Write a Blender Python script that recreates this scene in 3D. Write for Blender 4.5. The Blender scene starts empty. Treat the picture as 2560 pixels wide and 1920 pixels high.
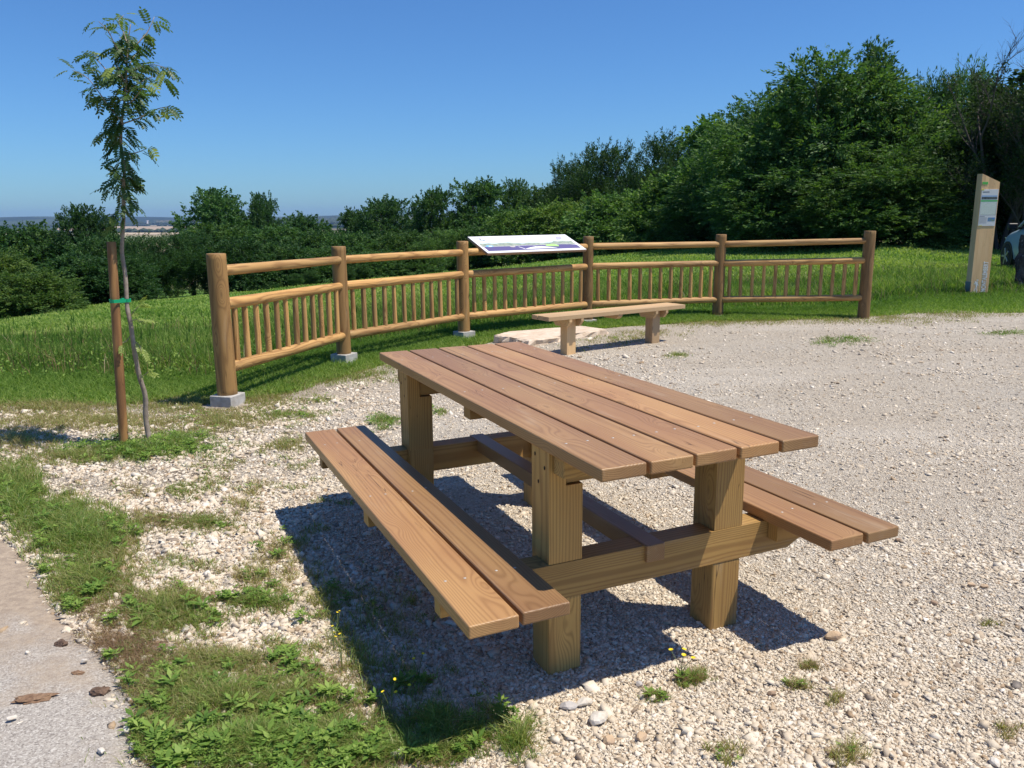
import bpy, bmesh, math, random
import numpy as np
from mathutils import Vector, Matrix
random.seed(7); RNG = np.random.default_rng(7)
scene = bpy.context.scene
COL = scene.collection
R = math.radians

# ------------------------------------------------------------------ camera (solved from the photograph)
F, PITCH, ROLL, CH = 2025.55, 0.20478, -0.00801, 1.42115
fwd = np.array([0, math.cos(PITCH), -math.sin(PITCH)]); upv = np.array([0, math.sin(PITCH), math.cos(PITCH)])
rtv = np.array([1., 0, 0])
rt2 = rtv*math.cos(ROLL)+upv*math.sin(ROLL); up2 = -rtv*math.sin(ROLL)+upv*math.cos(ROLL)
cam_d = bpy.data.cameras.new('camera'); cam = bpy.data.objects.new('camera', cam_d); COL.objects.link(cam)
cam.matrix_world = Matrix(((rt2[0], up2[0], -fwd[0], 0), (rt2[1], up2[1], -fwd[1], 0), (rt2[2], up2[2], -fwd[2], CH), (0, 0, 0, 1)))
cam_d.sensor_width = 36; cam_d.lens = 36*F/2560; cam_d.clip_start = .05; cam_d.clip_end = 40000
scene.camera = cam
HAZE, SUN_E, SKY_E, EXPO = 5e-5, 5.0, .125, 0.22
DS = 2560/2212.          # measurements were taken on a 2212 px wide view

def raydir(dx, dy):
    dx = np.asarray(dx, float)*DS; dy = np.asarray(dy, float)*DS
    a = (dx-1280)/F; b = (dy-960)/F
    return fwd+np.multiply.outer(a, rt2)-np.multiply.outer(b, up2)
def G(dx, dy, z=-.045):
    d = raydir(dx, dy); t = (z-CH)/d[..., 2]
    return np.array([0, 0, CH])+d*t[..., None] if d.ndim > 1 else np.array([0, 0, CH])+d*t
def AT(dx, dy, y):
    d = raydir(dx, dy); return np.array([0, 0, CH])+d*(y/d[1])

# ------------------------------------------------------------------ terrain
def ss(t): t = np.clip(t, 0, 1); return t*t*(3-2*t)
EX = [-900, -400, 0, 150, 400, 700, 1100, 1270, 1500, 1900, 2100, 2700]
EY = [22, 25, 28, 32, 38, 45, 50, 48, 40, 30, 28, 26]
ED = [700, 695, 690, 662, 640, 610, 572, 550, 530, 524, 535, 545]
FX = [-900, 0, 493, 745, 1002, 1272, 1550, 1865, 2000, 2212, 2700]
FY = [6.5, 6.9, 6.6, 8.5, 10.1, 11.3, 11.8, 11.6, 12.4, 12.8, 13]
def azd(x, y): return 1106+1749*x/np.maximum(y, .8)
def edge_depth(a): return np.interp(a, EX, EY)
def terrain(x, y):
    x = np.asarray(x, float); y = np.asarray(y, float)
    a = np.clip(azd(x, y), -900, 2700)
    yf = np.interp(a, FX, FY); ye = np.interp(a, EX, EY); d = np.interp(a, EX, ED)
    hz = 474.6-(a-30)*17.2/2145
    ze = CH-ye*(d-hz)/1749.
    g0 = -.045-.045*ss((y-5)/1.5)*ss((1.5-x)/3)
    t = np.clip((y-yf)/(ye-yf), 0, 1)
    z = g0+(ze-g0)*t**1.12
    z = z-np.where(y > ye, (y-ye)*.085, 0)
    z = np.maximum(z, -42)
    # small lumps
    z = z+.006*np.sin(x*3.1+1.3*np.sin(y*2.3))*np.sin(y*2.7+x)+.05*ss((y-yf-1)/4)*np.sin(x*.9)*np.sin(y*.7+x*.4)
    return z

# ------------------------------------------------------------------ helpers
def tag(o, label=None, cat=None, group=None, kind=None):
    if label: o['label'] = label
    if cat: o['category'] = cat
    if group: o['group'] = group
    if kind: o['kind'] = kind
    return o
def empty(name, loc=(0, 0, 0), rz=0, label=None, cat=None, group=None):
    o = bpy.data.objects.new(name, None); COL.objects.link(o); o.location = loc; o.rotation_euler = (0, 0, rz)
    o.empty_display_size = .1
    return tag(o, label, cat, group)
def np_mesh(name, verts, faces_list, mat=None, attrs=None, smooth=False):
    """faces_list: list of (n,k) int arrays"""
    me = bpy.data.meshes.new(name)
    verts = np.asarray(verts, np.float32)
    me.vertices.add(len(verts)); me.vertices.foreach_set('co', verts.ravel())
    loops = np.concatenate([f.ravel() for f in faces_list]).astype(np.int32)
    sizes = np.concatenate([np.full(len(f), f.shape[1]) for f in faces_list])
    starts = np.concatenate([[0], np.cumsum(sizes)[:-1]]).astype(np.int32)
    me.loops.add(len(loops)); me.loops.foreach_set('vertex_index', loops)
    me.polygons.add(len(sizes)); me.polygons.foreach_set('loop_start', starts)
    me.update(calc_edges=True)
    if attrs:
        for k, v in attrs.items():
            v = np.asarray(v, np.float32)
            if v.ndim == 1:
                a = me.attributes.new(k, 'FLOAT', 'POINT'); a.data.foreach_set('value', v)
            else:
                a = me.attributes.new(k, 'FLOAT_VECTOR', 'POINT'); a.data.foreach_set('vector', v.ravel())
    if smooth: me.polygons.foreach_set('use_smooth', np.ones(len(sizes), bool))
    if mat: me.materials.append(mat)
    return me
def link(name, me, parent=None, loc=None):
    o = bpy.data.objects.new(name, me); COL.objects.link(o)
    if parent: o.parent = parent
    if loc is not None: o.location = loc
    return o
def copy_tree(o, parent=None):
    c = o.copy(); COL.objects.link(c)
    if parent: c.parent = parent
    for ch in list(o.children): copy_tree(ch, c)
    return c

class MB:
    """collects boxes and logs with wood coordinates; build() links one mesh"""
    def __init__(s): s.v = []; s.f = []; s.w = []; s.n = 0; s.sm = []
    def add(s, v, f, w, smooth=False):
        s.v.append(np.asarray(v, float)); s.w.append(np.asarray(w, float))
        for q in f: s.f.append([i+s.n for i in q]); s.sm.append(smooth)
        s.n += len(v)
    def box(s, c, size, rz=0, axis=0, bevel=.004, off=None, seg=2, rot=None, taper=None):
        bm = bmesh.new(); bmesh.ops.create_cube(bm, size=1)
        for v in bm.verts: v.co = Vector((v.co.x*size[0], v.co.y*size[1], v.co.z*size[2]))
        if taper: taper(bm)
        if bevel: bmesh.ops.bevel(bm, geom=bm.edges[:], offset=bevel, segments=seg, affect='EDGES', profile=.5)
        bm.verts.ensure_lookup_table()
        L = np.array([v.co[:] for v in bm.verts]); F_ = [[v.index for v in f.verts] for f in bm.faces]; bm.free()
        o = off if off is not None else (random.uniform(0, 40), random.uniform(-.05, .05), random.uniform(.03, .12))
        i = [axis, (axis+1) % 3, (axis+2) % 3]
        W = L[:, i]+np.array(o)
        Mx = rot if rot is not None else np.array(Matrix.Rotation(rz, 3, 'Z'))
        s.add(L@Mx.T+np.array(c), F_, W)
    def poly(s, pts, thick, frame, off=None, axis=0):
        """extruded polygon pts (a,b) in plane given by frame=(origin, A, B, N)"""
        O, A, B, N = [np.array(q, float) for q in frame]
        n = len(pts); V = []; W = []
        o = np.array(off if off is not None else (random.uniform(0, 40), random.uniform(-.05, .05), random.uniform(.03, .1)))
        for k in (0, 1):
            for a, b in pts:
                V.append(O+A*a+B*b+N*thick*k); W.append(np.array([a, b, thick*k] if axis == 0 else [b, a, thick*k])+o)
        Fs = [list(range(n))[::-1], [n+i for i in range(n)]]+[[i, (i+1) % n, n+(i+1) % n, n+i] for i in range(n)]
        s.add(V, Fs, W)
    def log(s, p0, p1, r0, r1=None, seg=18, rings=None, dome=.0, wob=.0, off=None, cap=True, chamf=.0):
        p0 = np.array(p0, float); p1 = np.array(p1, float); r1 = r0 if r1 is None else r1
        L = np.linalg.norm(p1-p0); ax = (p1-p0)/L
        t = np.array([0, 0, 1.]) if abs(ax[2]) < .9 else np.array([1., 0, 0])
        a = np.cross(ax, t); a /= np.linalg.norm(a); b = np.cross(ax, a)
        rings = rings or max(4, int(L/.12))
        st = [0.]+([chamf/L] if chamf else [])+list(np.linspace(.04, .96, rings))+([1-chamf/L] if chamf else [])+[1.]
        st = sorted(set(st)); V = []; W = []
        o = np.array(off if off is not None else (random.uniform(0, 40), random.uniform(-.015, .015), random.uniform(-.012, .012)))
        ph = [random.uniform(0, 6.28) for _ in range(6)]
        for q in st:
            rr = r0+(r1-r0)*q
            if chamf and (q == 0 or q == 1): rr -= chamf*.8
            if dome and (q in (0., 1.)): rr -= dome
            rr *= 1+wob*(math.sin(q*L*6+ph[0])+.6*math.sin(q*L*14+ph[1]))
            cx = wob*r0*2.*math.sin(q*L*2.2+ph[2]); cy = wob*r0*2.*math.sin(q*L*1.9+ph[3])
            for k in range(seg):
                th = 2*math.pi*k/seg; r_ = rr*(1+wob*.8*math.sin(2*th+ph[4]+q*2))
                u = r_*math.cos(th)+cx; v = r_*math.sin(th)+cy
                V.append(p0+ax*L*q+a*u+b*v); W.append(np.array([q*L, u, v])+o)
        m = len(st); Fs = []
        for i in range(m-1):
            for k in range(seg):
                k2 = (k+1) % seg; Fs.append([i*seg+k, i*seg+k2, (i+1)*seg+k2, (i+1)*seg+k])
        s.add(V, Fs, W, True)
        base = s.n-len(V)
        if cap:
            V0 = np.array(V[:seg]); V1 = np.array(V[-seg:])
            s.add(V0, [list(range(seg))], W[:seg]); s.add(V1, [list(range(seg))[::-1]], W[-seg:])
    def raw(s, v, f, smooth=False): s.add(v, f, np.asarray(v, float), smooth)
    def build(s, name, mat, parent=None, loc=None):
        me = bpy.data.meshes.new(name)
        me.from_pydata([tuple(q) for q in np.concatenate(s.v)], [], s.f); 
        a = me.attributes.new('wc', 'FLOAT_VECTOR', 'POINT'); a.data.foreach_set('vector', np.concatenate(s.w).astype(np.float32).ravel())
        me.polygons.foreach_set('use_smooth', s.sm)
        me.validate(); 
        bm = bmesh.new(); bm.from_mesh(me); bmesh.ops.recalc_face_normals(bm, faces=bm.faces[:]); bm.to_mesh(me); bm.free()
        me.materials.append(mat)
        return link(name, me, parent, loc)

# ------------------------------------------------------------------ materials
def mat_new(name):
    m = bpy.data.materials.new(name); m.use_nodes = True; nt = m.node_tree
    b = nt.nodes['Principled BSDF']
    return m, nt, b
class N:
    def __init__(s, nt): s.nt = nt
    def __call__(s, typ, inputs=None, **kw):
        n = s.nt.nodes.new(typ)
        for k, v in kw.items(): setattr(n, k, v)
        for k, v in (inputs or {}).items():
            if hasattr(v, 'is_linked') or hasattr(v, 'links'): s.nt.links.new(v, n.inputs[k])
            else: n.inputs[k].default_value = v
        return n
    def math(s, op, a, b=None, c=None, clamp=False):
        i = {0: a}
        if b is not None: i[1] = b
        if c is not None: i[2] = c
        return s('ShaderNodeMath', i, operation=op, use_clamp=clamp).outputs[0]
    def vm(s, op, a, b=None):
        i = {0: a}
        if b is not None: i[1] = b
        n = s('ShaderNodeVectorMath', i, operation=op)
        return n.outputs['Value'] if op in ('LENGTH', 'DOT_PRODUCT') else n.outputs[0]
    def noise(s, vec, scale, detail=3, rough=.5, dist=0):
        return s('ShaderNodeTexNoise', {'Vector': vec, 'Scale': scale, 'Detail': detail, 'Roughness': rough, 'Distortion': dist})
    def ramp(s, fac, stops, interp='LINEAR'):
        n = s('ShaderNodeValToRGB', {'Fac': fac}); cr = n.color_ramp; cr.interpolation = interp
        while len(cr.elements) < len(stops): cr.elements.new(.5)
        for e, (p, c) in zip(cr.elements, stops): e.position = p; e.color = (*c, 1) if len(c) == 3 else c
        return n.outputs['Color']
    def mix(s, fac, a, b, mode='MIX'):
        n = s('ShaderNodeMix', data_type='RGBA', blend_type=mode)
        for k, v in ((0, fac), (6, a), (7, b)):
            if hasattr(v, 'links'): s.nt.links.new(v, n.inputs[k])
            else: n.inputs[k].default_value = (*v, 1) if (k and len(v) == 3) else v
        return n.outputs[2]
    def mapr(s, v, a, b, c, d):
        return s('ShaderNodeMapRange', {0: v, 1: a, 2: b, 3: c, 4: d}).outputs[0]

def wood(name, light, mid, dark, ring=.009, contrast=.8, rough=.62, knot=1., pink=None):
    m, nt, b = mat_new(name); n = N(nt)
    wc = n('ShaderNodeAttribute', attribute_name='wc').outputs['Vector']
    s1 = n.vm('MULTIPLY', wc, (1.1, 9., 9.))
    w1 = n.noise(s1, 1., 2)
    # knots: sparse cells stretched along the grain
    kv = n.vm('MULTIPLY', wc, (2.6, 7.5, 7.5))
    vor = n('ShaderNodeTexVoronoi', {'Vector': kv, 'Scale': 1., 'Randomness': 1.}, feature='F1')
    kd = vor.outputs['Distance']
    kb = n.math('POWER', 2.718, n.math('MULTIPLY', n.math('MULTIPLY', kd, kd), -26.))
    sep = n('ShaderNodeSeparateXYZ', {0: wc})
    wob = n.math('MULTIPLY', n.math('SUBTRACT', w1.outputs['Fac'], .5), .055)
    yy = n.math('ADD', sep.outputs['Y'], wob)
    rad = n.math('SQRT', n.math('ADD', n.math('MULTIPLY', yy, yy), n.math('MULTIPLY', sep.outputs['Z'], sep.outputs['Z'])))
    rad = n.math('ADD', rad, n.math('MULTIPLY', kb, .05*knot))
    ph = n.math('MULTIPLY', rad, 6.2832/ring)
    si = n.math('ADD', n.math('MULTIPLY', n.math('SINE', ph), .5), .5)
    si = n.math('POWER', si, 2.2)
    fib = n.noise(n.vm('MULTIPLY', wc, (9., 420., 420.)), 1., 2).outputs['Fac']
    blot = n.noise(n.vm('MULTIPLY', wc, (1.6, 6., 6.)), 1., 3).outputs['Fac']
    base = n.mix(n.mapr(blot, .35, .65, 0, 1), light, pink or mid)
    c = n.mix(n.math('MULTIPLY', si, contrast), base, dark)
    c = n.mix(n.mapr(fib, .35, .8, 0, .35), c, mid)
    kc = n.mapr(kb, .80, .97, 0, 1)
    c = n.mix(n.math('MULTIPLY', kc, .75*knot, clamp=True), c, tuple(q*.5 for q in dark))
    halo = n.math('MULTIPLY', n.mapr(kb, .35, .7, 0, 1), .35*knot)
    c = n.mix(halo, c, light)
    # drying cracks: thin, long and rare
    ck = n.noise(n.vm('MULTIPLY', wc, (1.3, 42., 42.)), 1., 1).outputs['Fac']
    ckm = n.mapr(n.math('ABSOLUTE', n.math('SUBTRACT', ck, .5)), 0, .006, 1, 0)
    gate = n.mapr(n.noise(n.vm('MULTIPLY', wc, (1.5, 5, 5)), 1., 1).outputs['Fac'], .52, .62, 0, .9)
    c = n.mix(n.math('MULTIPLY', ckm, gate), c, tuple(q*.3 for q in dark))
    oi = n('ShaderNodeObjectInfo').outputs['Random']
    pl = n.noise(n.vm('MULTIPLY', wc, (.13, .4, .4)), 1., 1).outputs['Fac']
    c = n.mix(1., c, n.ramp(pl, [(.38, (.74, .74, .76)), (.62, (1.16, 1.11, 1.03))]), 'MULTIPLY')
    wth = n.noise(n.vm('MULTIPLY', wc, (2.2, 14., 14.)), 1., 4, .65).outputs['Fac']
    c = n.mix(n.mapr(wth, .60, .78, 0, .35), c, (.46, .36, .25))
    c = n.mix(1., c, n.ramp(oi, [(0, (.9, .9, .9)), (1, (1.08, 1.06, 1.03))]), 'MULTIPLY')
    nt.links.new(c, b.inputs['Base Color'])
    b.inputs['Roughness'].default_value = rough
    b.inputs['Specular IOR Level'].default_value = .35
    h = n.math('ADD', n.math('MULTIPLY', fib, .5), n.math('MULTIPLY', si, -.35))
    h = n.math('SUBTRACT', h, n.math('MULTIPLY', n.math('MULTIPLY', ckm, gate), 2.))
    bp = n('ShaderNodeBump', {'Strength': .35, 'Distance': .0012, 'Height': h})
    nt.links.new(bp.outputs[0], b.inputs['Normal'])
    return m
W_TOP = wood('treated_board_wood', (.43, .262, .118), (.31, .178, .078), (.165, .078, .033), .0065, .42, .42, 1., pink=(.345, .19, .09))
W_LEG = wood('treated_post_wood', (.50, .32, .11), (.39, .235, .08), (.22, .115, .04), .009, .6, .6, .8)
W_FEN = wood('fence_log_wood', (.60, .38, .15), (.48, .28, .105), (.24, .115, .04), .009, .75, .6, .9)
W_POST = wood('fence_post_wood', (.35, .215, .085), (.27, .16, .062), (.13, .07, .028), .010, .6, .65, .9)
W_BEN = wood('plain_bench_wood', (.68, .49, .27), (.58, .39, .21), (.40, .24, .12), .010, .45, .6, .7)
W_TOT = wood('larch_wood', (.86, .60, .34), (.76, .49, .26), (.54, .31, .14), .018, .4, .6, .3)
W_STK = wood('stake_wood', (.38, .21, .08), (.28, .15, .06), (.13, .06, .03), .010, .7, .65, 1.)

def simple(name, col, rough=.6, metal=0, spec=.5, bump=None, noisec=None):
    m, nt, b = mat_new(name); n = N(nt)
    b.inputs['Base Color'].default_value = (*col, 1); b.inputs['Roughness'].default_value = rough
    b.inputs['Metallic'].default_value = metal; b.inputs['Specular IOR Level'].default_value = spec
    tc = n('ShaderNodeTexCoord').outputs['Object']
    if noisec:
        sc, c2 = noisec; f = n.noise(tc, sc, 5, .6).outputs['Fac']
        nt.links.new(n.mix(n.mapr(f, .35, .65, 0, 1), col, c2), b.inputs['Base Color'])
    if bump:
        sc, d = bump; f = n.noise(tc, sc, 6, .65).outputs['Fac']
        nt.links.new(n('ShaderNodeBump', {'Strength': .8, 'Distance': d, 'Height': f}).outputs[0], b.inputs['Normal'])
    return m

def leafmat(name, cols, trans=.35, attr='r', rough=.45, spec=.4, tint=True):
    m, nt, b = mat_new(name); n = N(nt)
    a = n('ShaderNodeAttribute', attribute_name=attr).outputs['Fac']
    k = len(cols)-1
    c = n.ramp(a, [(i/k, cc) for i, cc in enumerate(cols)])
    if tint:
        oc = n('ShaderNodeObjectInfo').outputs['Color']
        c = n.mix(1., c, oc, 'MULTIPLY')
    nt.links.new(c, b.inputs['Base Color']); b.inputs['Roughness'].default_value = rough
    b.inputs['Specular IOR Level'].default_value = spec
    tr = n('ShaderNodeBsdfTranslucent')
    tcol = n.mix(1., c, (1.25, 1.35, .55), 'MULTIPLY'); nt.links.new(tcol, tr.inputs['Color'])
    mx = n('ShaderNodeMixShader', {0: trans}); nt.links.new(b.outputs[0], mx.inputs[1]); nt.links.new(tr.outputs[0], mx.inputs[2])
    nt.links.new(mx.outputs[0], nt.nodes['Material Output'].inputs['Surface'])
    return m
L_TREE = leafmat('tree_leaf', [(.03, .07, .03), (.066, .13, .045), (.145, .215, .068)], .33, rough=.55, spec=.18)
L_ROW = leafmat('rowan_leaf', [(.05, .10, .03), (.085, .155, .04), (.27, .34, .08)], .35)
L_GRASS = leafmat('grass_blade', [(.05, .125, .022), (.145, .255, .045), (.33, .41, .12)], .42, rough=.65, spec=.15, tint=False)
L_TUFT = leafmat('tuft_blade', [(.09, .19, .03), (.16, .27, .045), (.29, .31, .09), (.40, .33, .17)], .35, tint=False)
L_WEED = leafmat('weed_leaf', [(.10, .19, .035), (.17, .285, .05), (.29, .40, .09)], .35, rough=.55, spec=.25, tint=False)
L_STRAW = leafmat('dry_straw', [(.17, .10, .05), (.26, .17, .09)], .15, tint=False)
BARK = simple('bark', (.12, .095, .075), .85, bump=(14, .02), noisec=(6, (.2, .17, .14)))
BARK2 = simple('sapling_bark', (.34, .28, .23), .7, bump=(60, .002), noisec=(18, (.2, .155, .12)))

# ground materials
def ground_mat():
    m, nt, b = mat_new('meadow_soil'); n = N(nt)
    p = n('ShaderNodeNewGeometry').outputs['Position']
    f1 = n.noise(p, .35, 5, .6).outputs['Fac']; f2 = n.noise(p, 6., 5, .7).outputs['Fac']; f3 = n.noise(p, 55., 3, .7).outputs['Fac']
    c = n.mix(n.mapr(f1, .35, .65, 0, 1), (.10, .20, .03), (.16, .26, .05))
    c = n.mix(n.mapr(f2, .4, .7, 0, .6), c, (.05, .13, .018))
    c = n.mix(n.mapr(f3, .45, .75, 0, .5), c, (.13, .25, .04))
    # far countryside: patchwork of woods and fields
    sep = n('ShaderNodeSeparateXYZ', {0: p})
    far = n.mapr(sep.outputs['Y'], 300, 900, 0, 1)
    pf = n.vm('MULTIPLY', p, (.0011, .0005, 0))
    v = n('ShaderNodeTexVoronoi', {'Vector': pf, 'Scale': 1.6, 'Randomness': 1.})
    fc = n.ramp(n('ShaderNodeSeparateColor', {0: v.outputs['Color']}).outputs[0], [(0, (.022, .04, .02)), (.62, (.022, .04, .02)), (.64, (.06, .085, .035)), (.8, (.2, .16, .1)), (.97, (.26, .2, .13))], 'CONSTANT')
    wn = n.noise(n.vm('MULTIPLY', p, (.02, .004, 0)), 1., 4, .7).outputs['Fac']
    fc = n.mix(n.mapr(wn, .45, .55, 0, .6), fc, (.02, .036, .018))
    midc = n.mix(n.mapr(n.noise(n.vm('MULTIPLY', p, (.004, .0015, 0)), 1., 3, .6).outputs['Fac'], .42, .58, 0, 1), (.10, .15, .05), (.30, .25, .15))
    fc = n.mix(n.mapr(sep.outputs['Y'], 2300, 2900, 1, 0), fc, midc)
    c = n.mix(far, c, fc)
    nt.links.new(c, b.inputs['Base Color']); b.inputs['Roughness'].default_value = .9; b.inputs['Specular IOR Level'].default_value = .15
    nt.links.new(n('ShaderNodeBump', {'Strength': .9, 'Distance': .03, 'Height': n.noise(p, 30., 4, .7).outputs['Fac']}).outputs[0], b.inputs['Normal'])
    return m
def gravel_mat():
    m, nt, b = mat_new('gravel'); n = N(nt)
    p = n('ShaderNodeNewGeometry').outputs['Position']
    wv = n.vm('ADD', p, n.vm('MULTIPLY', n.noise(p, 40., 2).outputs['Color'], (.012, .012, .012)))
    v1 = n('ShaderNodeTexVoronoi', {'Vector': wv, 'Scale': 115., 'Randomness': 1.}); v2 = n('ShaderNodeTexVoronoi', {'Vector': wv, 'Scale': 190., 'Randomness': 1.})
    v3 = n('ShaderNodeTexVoronoi', {'Vector': wv, 'Scale': 26., 'Randomness': 1.})
    r1 = n('ShaderNodeSeparateColor', {0: v1.outputs['Color']}).outputs[0]; r2 = n('ShaderNodeSeparateColor', {0: v2.outputs['Color']}).outputs[0]
    r3 = n('ShaderNodeSeparateColor', {0: v3.outputs['Color']}).outputs[0]
    c = n.ramp(r1, [(0, (.33, .27, .20)), (.25, (.53, .455, .355)), (.7, (.66, .58, .465)), (1, (.78, .72, .61))])
    c = n.mix(.4, c, n.ramp(r2, [(0, (.28, .23, .18)), (.4, (.58, .51, .42)), (1, (.76, .70, .61))]))
    g3 = n.math('MULTIPLY', n.mapr(r3, .86, .88, 0, 1), n.mapr(v3.outputs['Distance'], .35, .5, .6, 0))
    c = n.mix(g3, c, (.33, .27, .22))
    big = n.noise(p, .55, 5, .62).outputs['Fac']; med = n.noise(p, 3.2, 5, .65).outputs['Fac']
    c = n.mix(n.mapr(big, .46, .66, 0, .4), c, (.55, .46, .35))
    c = n.mix(n.mapr(big, .3, .42, .3, 0), c, (.47, .44, .40))
    trk = n.noise(n.vm('MULTIPLY', p, (.25, 1.1, 0)), 1., 4, .6).outputs['Fac']
    c = n.mix(n.mapr(trk, .50, .62, 0, .55), c, (.70, .63, .53))
    c = n.mix(n.mapr(med, .55, .75, 0, .45), c, (.42, .35, .27))
    # earthy soil where weeds grow, on the left
    sep = n('ShaderNodeSeparateXYZ', {0: p})
    left = n.mapr(n.math('ADD', sep.outputs['X'], n.math('MULTIPLY', sep.outputs['Y'], .12)), -.1, -1.4, 0, 1)
    soil = n.math('MULTIPLY', left, n.mapr(n.noise(p, 5., 5, .7).outputs['Fac'], .45, .6, 0, .75))
    c = n.mix(soil, c, (.21, .16, .11))
    nt.links.new(c, b.inputs['Base Color']); b.inputs['Roughness'].default_value = .92; b.inputs['Specular IOR Level'].default_value = .2
    h = n.math('ADD', n.math('MULTIPLY', v1.outputs['Distance'], -.9), n.math('MULTIPLY', v2.outputs['Distance'], -.35))
    h = n.math('ADD', h, n.math('MULTIPLY', n.math('SUBTRACT', .6, v3.outputs['Distance'], clamp=True), n.math('MULTIPLY', n.mapr(r3, .6, .62, 0, 1), 2.6)))
    h = n.math('ADD', h, n.math('MULTIPLY', r1, .5))
    nt.links.new(n('ShaderNodeBump', {'Strength': 1., 'Distance': .014, 'Height': h}).outputs[0], b.inputs['Normal'])
    return m
def stone_mat(name='limestone_chip'):
    m, nt, b = mat_new(name); n = N(nt)
    a = n('ShaderNodeAttribute', attribute_name='r').outputs['Fac']
    c = n.ramp(a, [(0, (.2, .18, .165)), (.07, (.36, .25, .15)), (.16, (.48, .38, .27)), (.45, (.61, .525, .41)), (.85, (.72, .645, .535)), (1, (.81, .76, .68))])
    p = n('ShaderNodeNewGeometry').outputs['Position']
    c = n.mix(n.mapr(n.noise(p, 160., 3, .7).outputs['Fac'], .4, .7, 0, .35), c, (.42, .35, .27))
    nt.links.new(c, b.inputs['Base Color']); b.inputs['Roughness'].default_value = .85; b.inputs['Specular IOR Level'].default_value = .25
    nt.links.new(n('ShaderNodeBump', {'Strength': .5, 'Distance': .002, 'Height': n.noise(p, 300., 4, .7).outputs['Fac']}).outputs[0], b.inputs['Normal'])
    return m
def pave_mat():
    m, nt, b = mat_new('old_concrete'); n = N(nt)
    p = n('ShaderNodeNewGeometry').outputs['Position']
    f = n.noise(p, 260., 3, .8).outputs['Fac']; f2 = n.noise(p, 4., 6, .7).outputs['Fac']; f3 = n.noise(p, 1.7, 4, .6).outputs['Fac']
    vv = n('ShaderNodeTexVoronoi', {'Vector': p, 'Scale': 210., 'Randomness': 1.}); vr = n('ShaderNodeSeparateColor', {0: vv.outputs['Color']}).outputs[0]
    c = n.ramp(vr, [(0, (.17, .15, .135)), (.25, (.33, .30, .27)), (.7, (.43, .395, .35)), (1, (.62, .59, .54))])
    c = n.mix(n.mapr(f, .4, .6, 0, .5), c, (.40, .36, .32))
    c = n.mix(n.mapr(f2, .5, .7, 0, .5), c, (.42, .35, .27))
    sep = n('ShaderNodeSeparateXYZ', {0: p})
    # dried brown soil washed over its upper end
    dirt = n.mapr(n.math('ADD', sep.outputs['Y'], n.math('MULTIPLY', n.math('SUBTRACT', f2, .5), 1.6)), 2.25, 2.8, 0, .92)
    c = n.mix(dirt, c, n.mix(n.mapr(n.noise(p, 30., 5, .7).outputs['Fac'], .4, .6, 0, 1), (.30, .235, .18), (.40, .32, .24)))
    c = n.mix(n.mapr(f3, .58, .7, 0, .4), c, (.25, .2, .165))
    nt.links.new(c, b.inputs['Base Color']); b.inputs['Roughness'].default_value = .95; b.inputs['Specular IOR Level'].default_value = .15
    nt.links.new(n('ShaderNodeBump', {'Strength': .9, 'Distance': .004, 'Height': n.noise(p, 140., 5, .8).outputs['Fac']}).outputs[0], b.inputs['Normal'])
    return m

# ------------------------------------------------------------------ ground sheets
PV = [(-700, 1140), (0, 1158), (40, 1195), (75, 1225), (110, 1300), (150, 1340), (185, 1385), (235, 1420), (262, 1455), (285, 1500), (310, 1545), (292, 1590), (310, 1640), (360, 1665), (470, 1720), (600, 2000)]
def pave_x(dy): return np.interp(dy, [p[1] for p in PV[1:]], [p[0] for p in PV[1:]])
def in_pave(dx, dy): return (dy > 1158) & (dx < pave_x(dy)+2)
def world_to_d(P):
    d = P-np.array([0, 0, CH]); w = d@fwd
    return (1280+F*(d@rt2)/w)/DS, (960-F*(d@up2)/w)/DS
GE = [(-900, 880), (0, 868), (120, 862), (260, 868), (380, 850), (480, 862), (560, 850), (640, 838), (720, 812), (800, 790), (850, 772), (950, 752), (1040, 738), (1110, 722), (1300, 708), (1420, 700), (1530, 693), (1700, 690), (1870, 684), (1990, 676), (2212, 673), (2800, 668)]
def gravel_edge(a): return np.interp(a, [g[0] for g in GE], [g[1] for g in GE])
def build_ground():
    nr = 330; rs = np.concatenate([[.02], np.geomspace(.3, 12000, nr)])
    th = np.concatenate([np.linspace(-60, 60, 241), np.linspace(64, 296, 59)]); th = np.radians(th)  # from +Y, clockwise
    nt_ = len(th)
    Rr, Tt = np.meshgrid(rs, th, indexing='ij')
    X = Rr*np.sin(Tt); Y = Rr*np.cos(Tt); Z = terrain(X, Y)
    back = ss((-Y)/30); Z = Z*(1-back)+(-.05)*back
    # distant low ridge on the skyline
    hz = ss((Rr-7000)/3500)*(Y > 0)
    Z = Z+hz*(64+10*np.sin(Tt*9+1)+6*np.sin(Tt*23)+4*np.sin(Tt*57))
    V = np.stack([X, Y, Z], -1).reshape(-1, 3)
    gx, gy = world_to_d(V); inside = ((V[:, 1] > .8) & (gy > gravel_edge(gx)+8)) | ((V[:, 1] <= .8) & (V[:, 1] > -2.8) & (abs(V[:, 0]) < 5.5))
    V[:, 2] -= inside*.05
    i = np.arange(len(rs)-1)[:, None]*nt_; j = np.arange(nt_)[None]; j2 = (j+1) % nt_
    Fq = np.stack([i+j, i+j2, i+nt_+j2, i+nt_+j], -1).reshape(-1, 4)[:, ::-1]
    me = np_mesh('ground', V, [Fq], ground_mat(), smooth=True)
    tag(link('ground', me), kind='structure')
build_ground()

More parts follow.
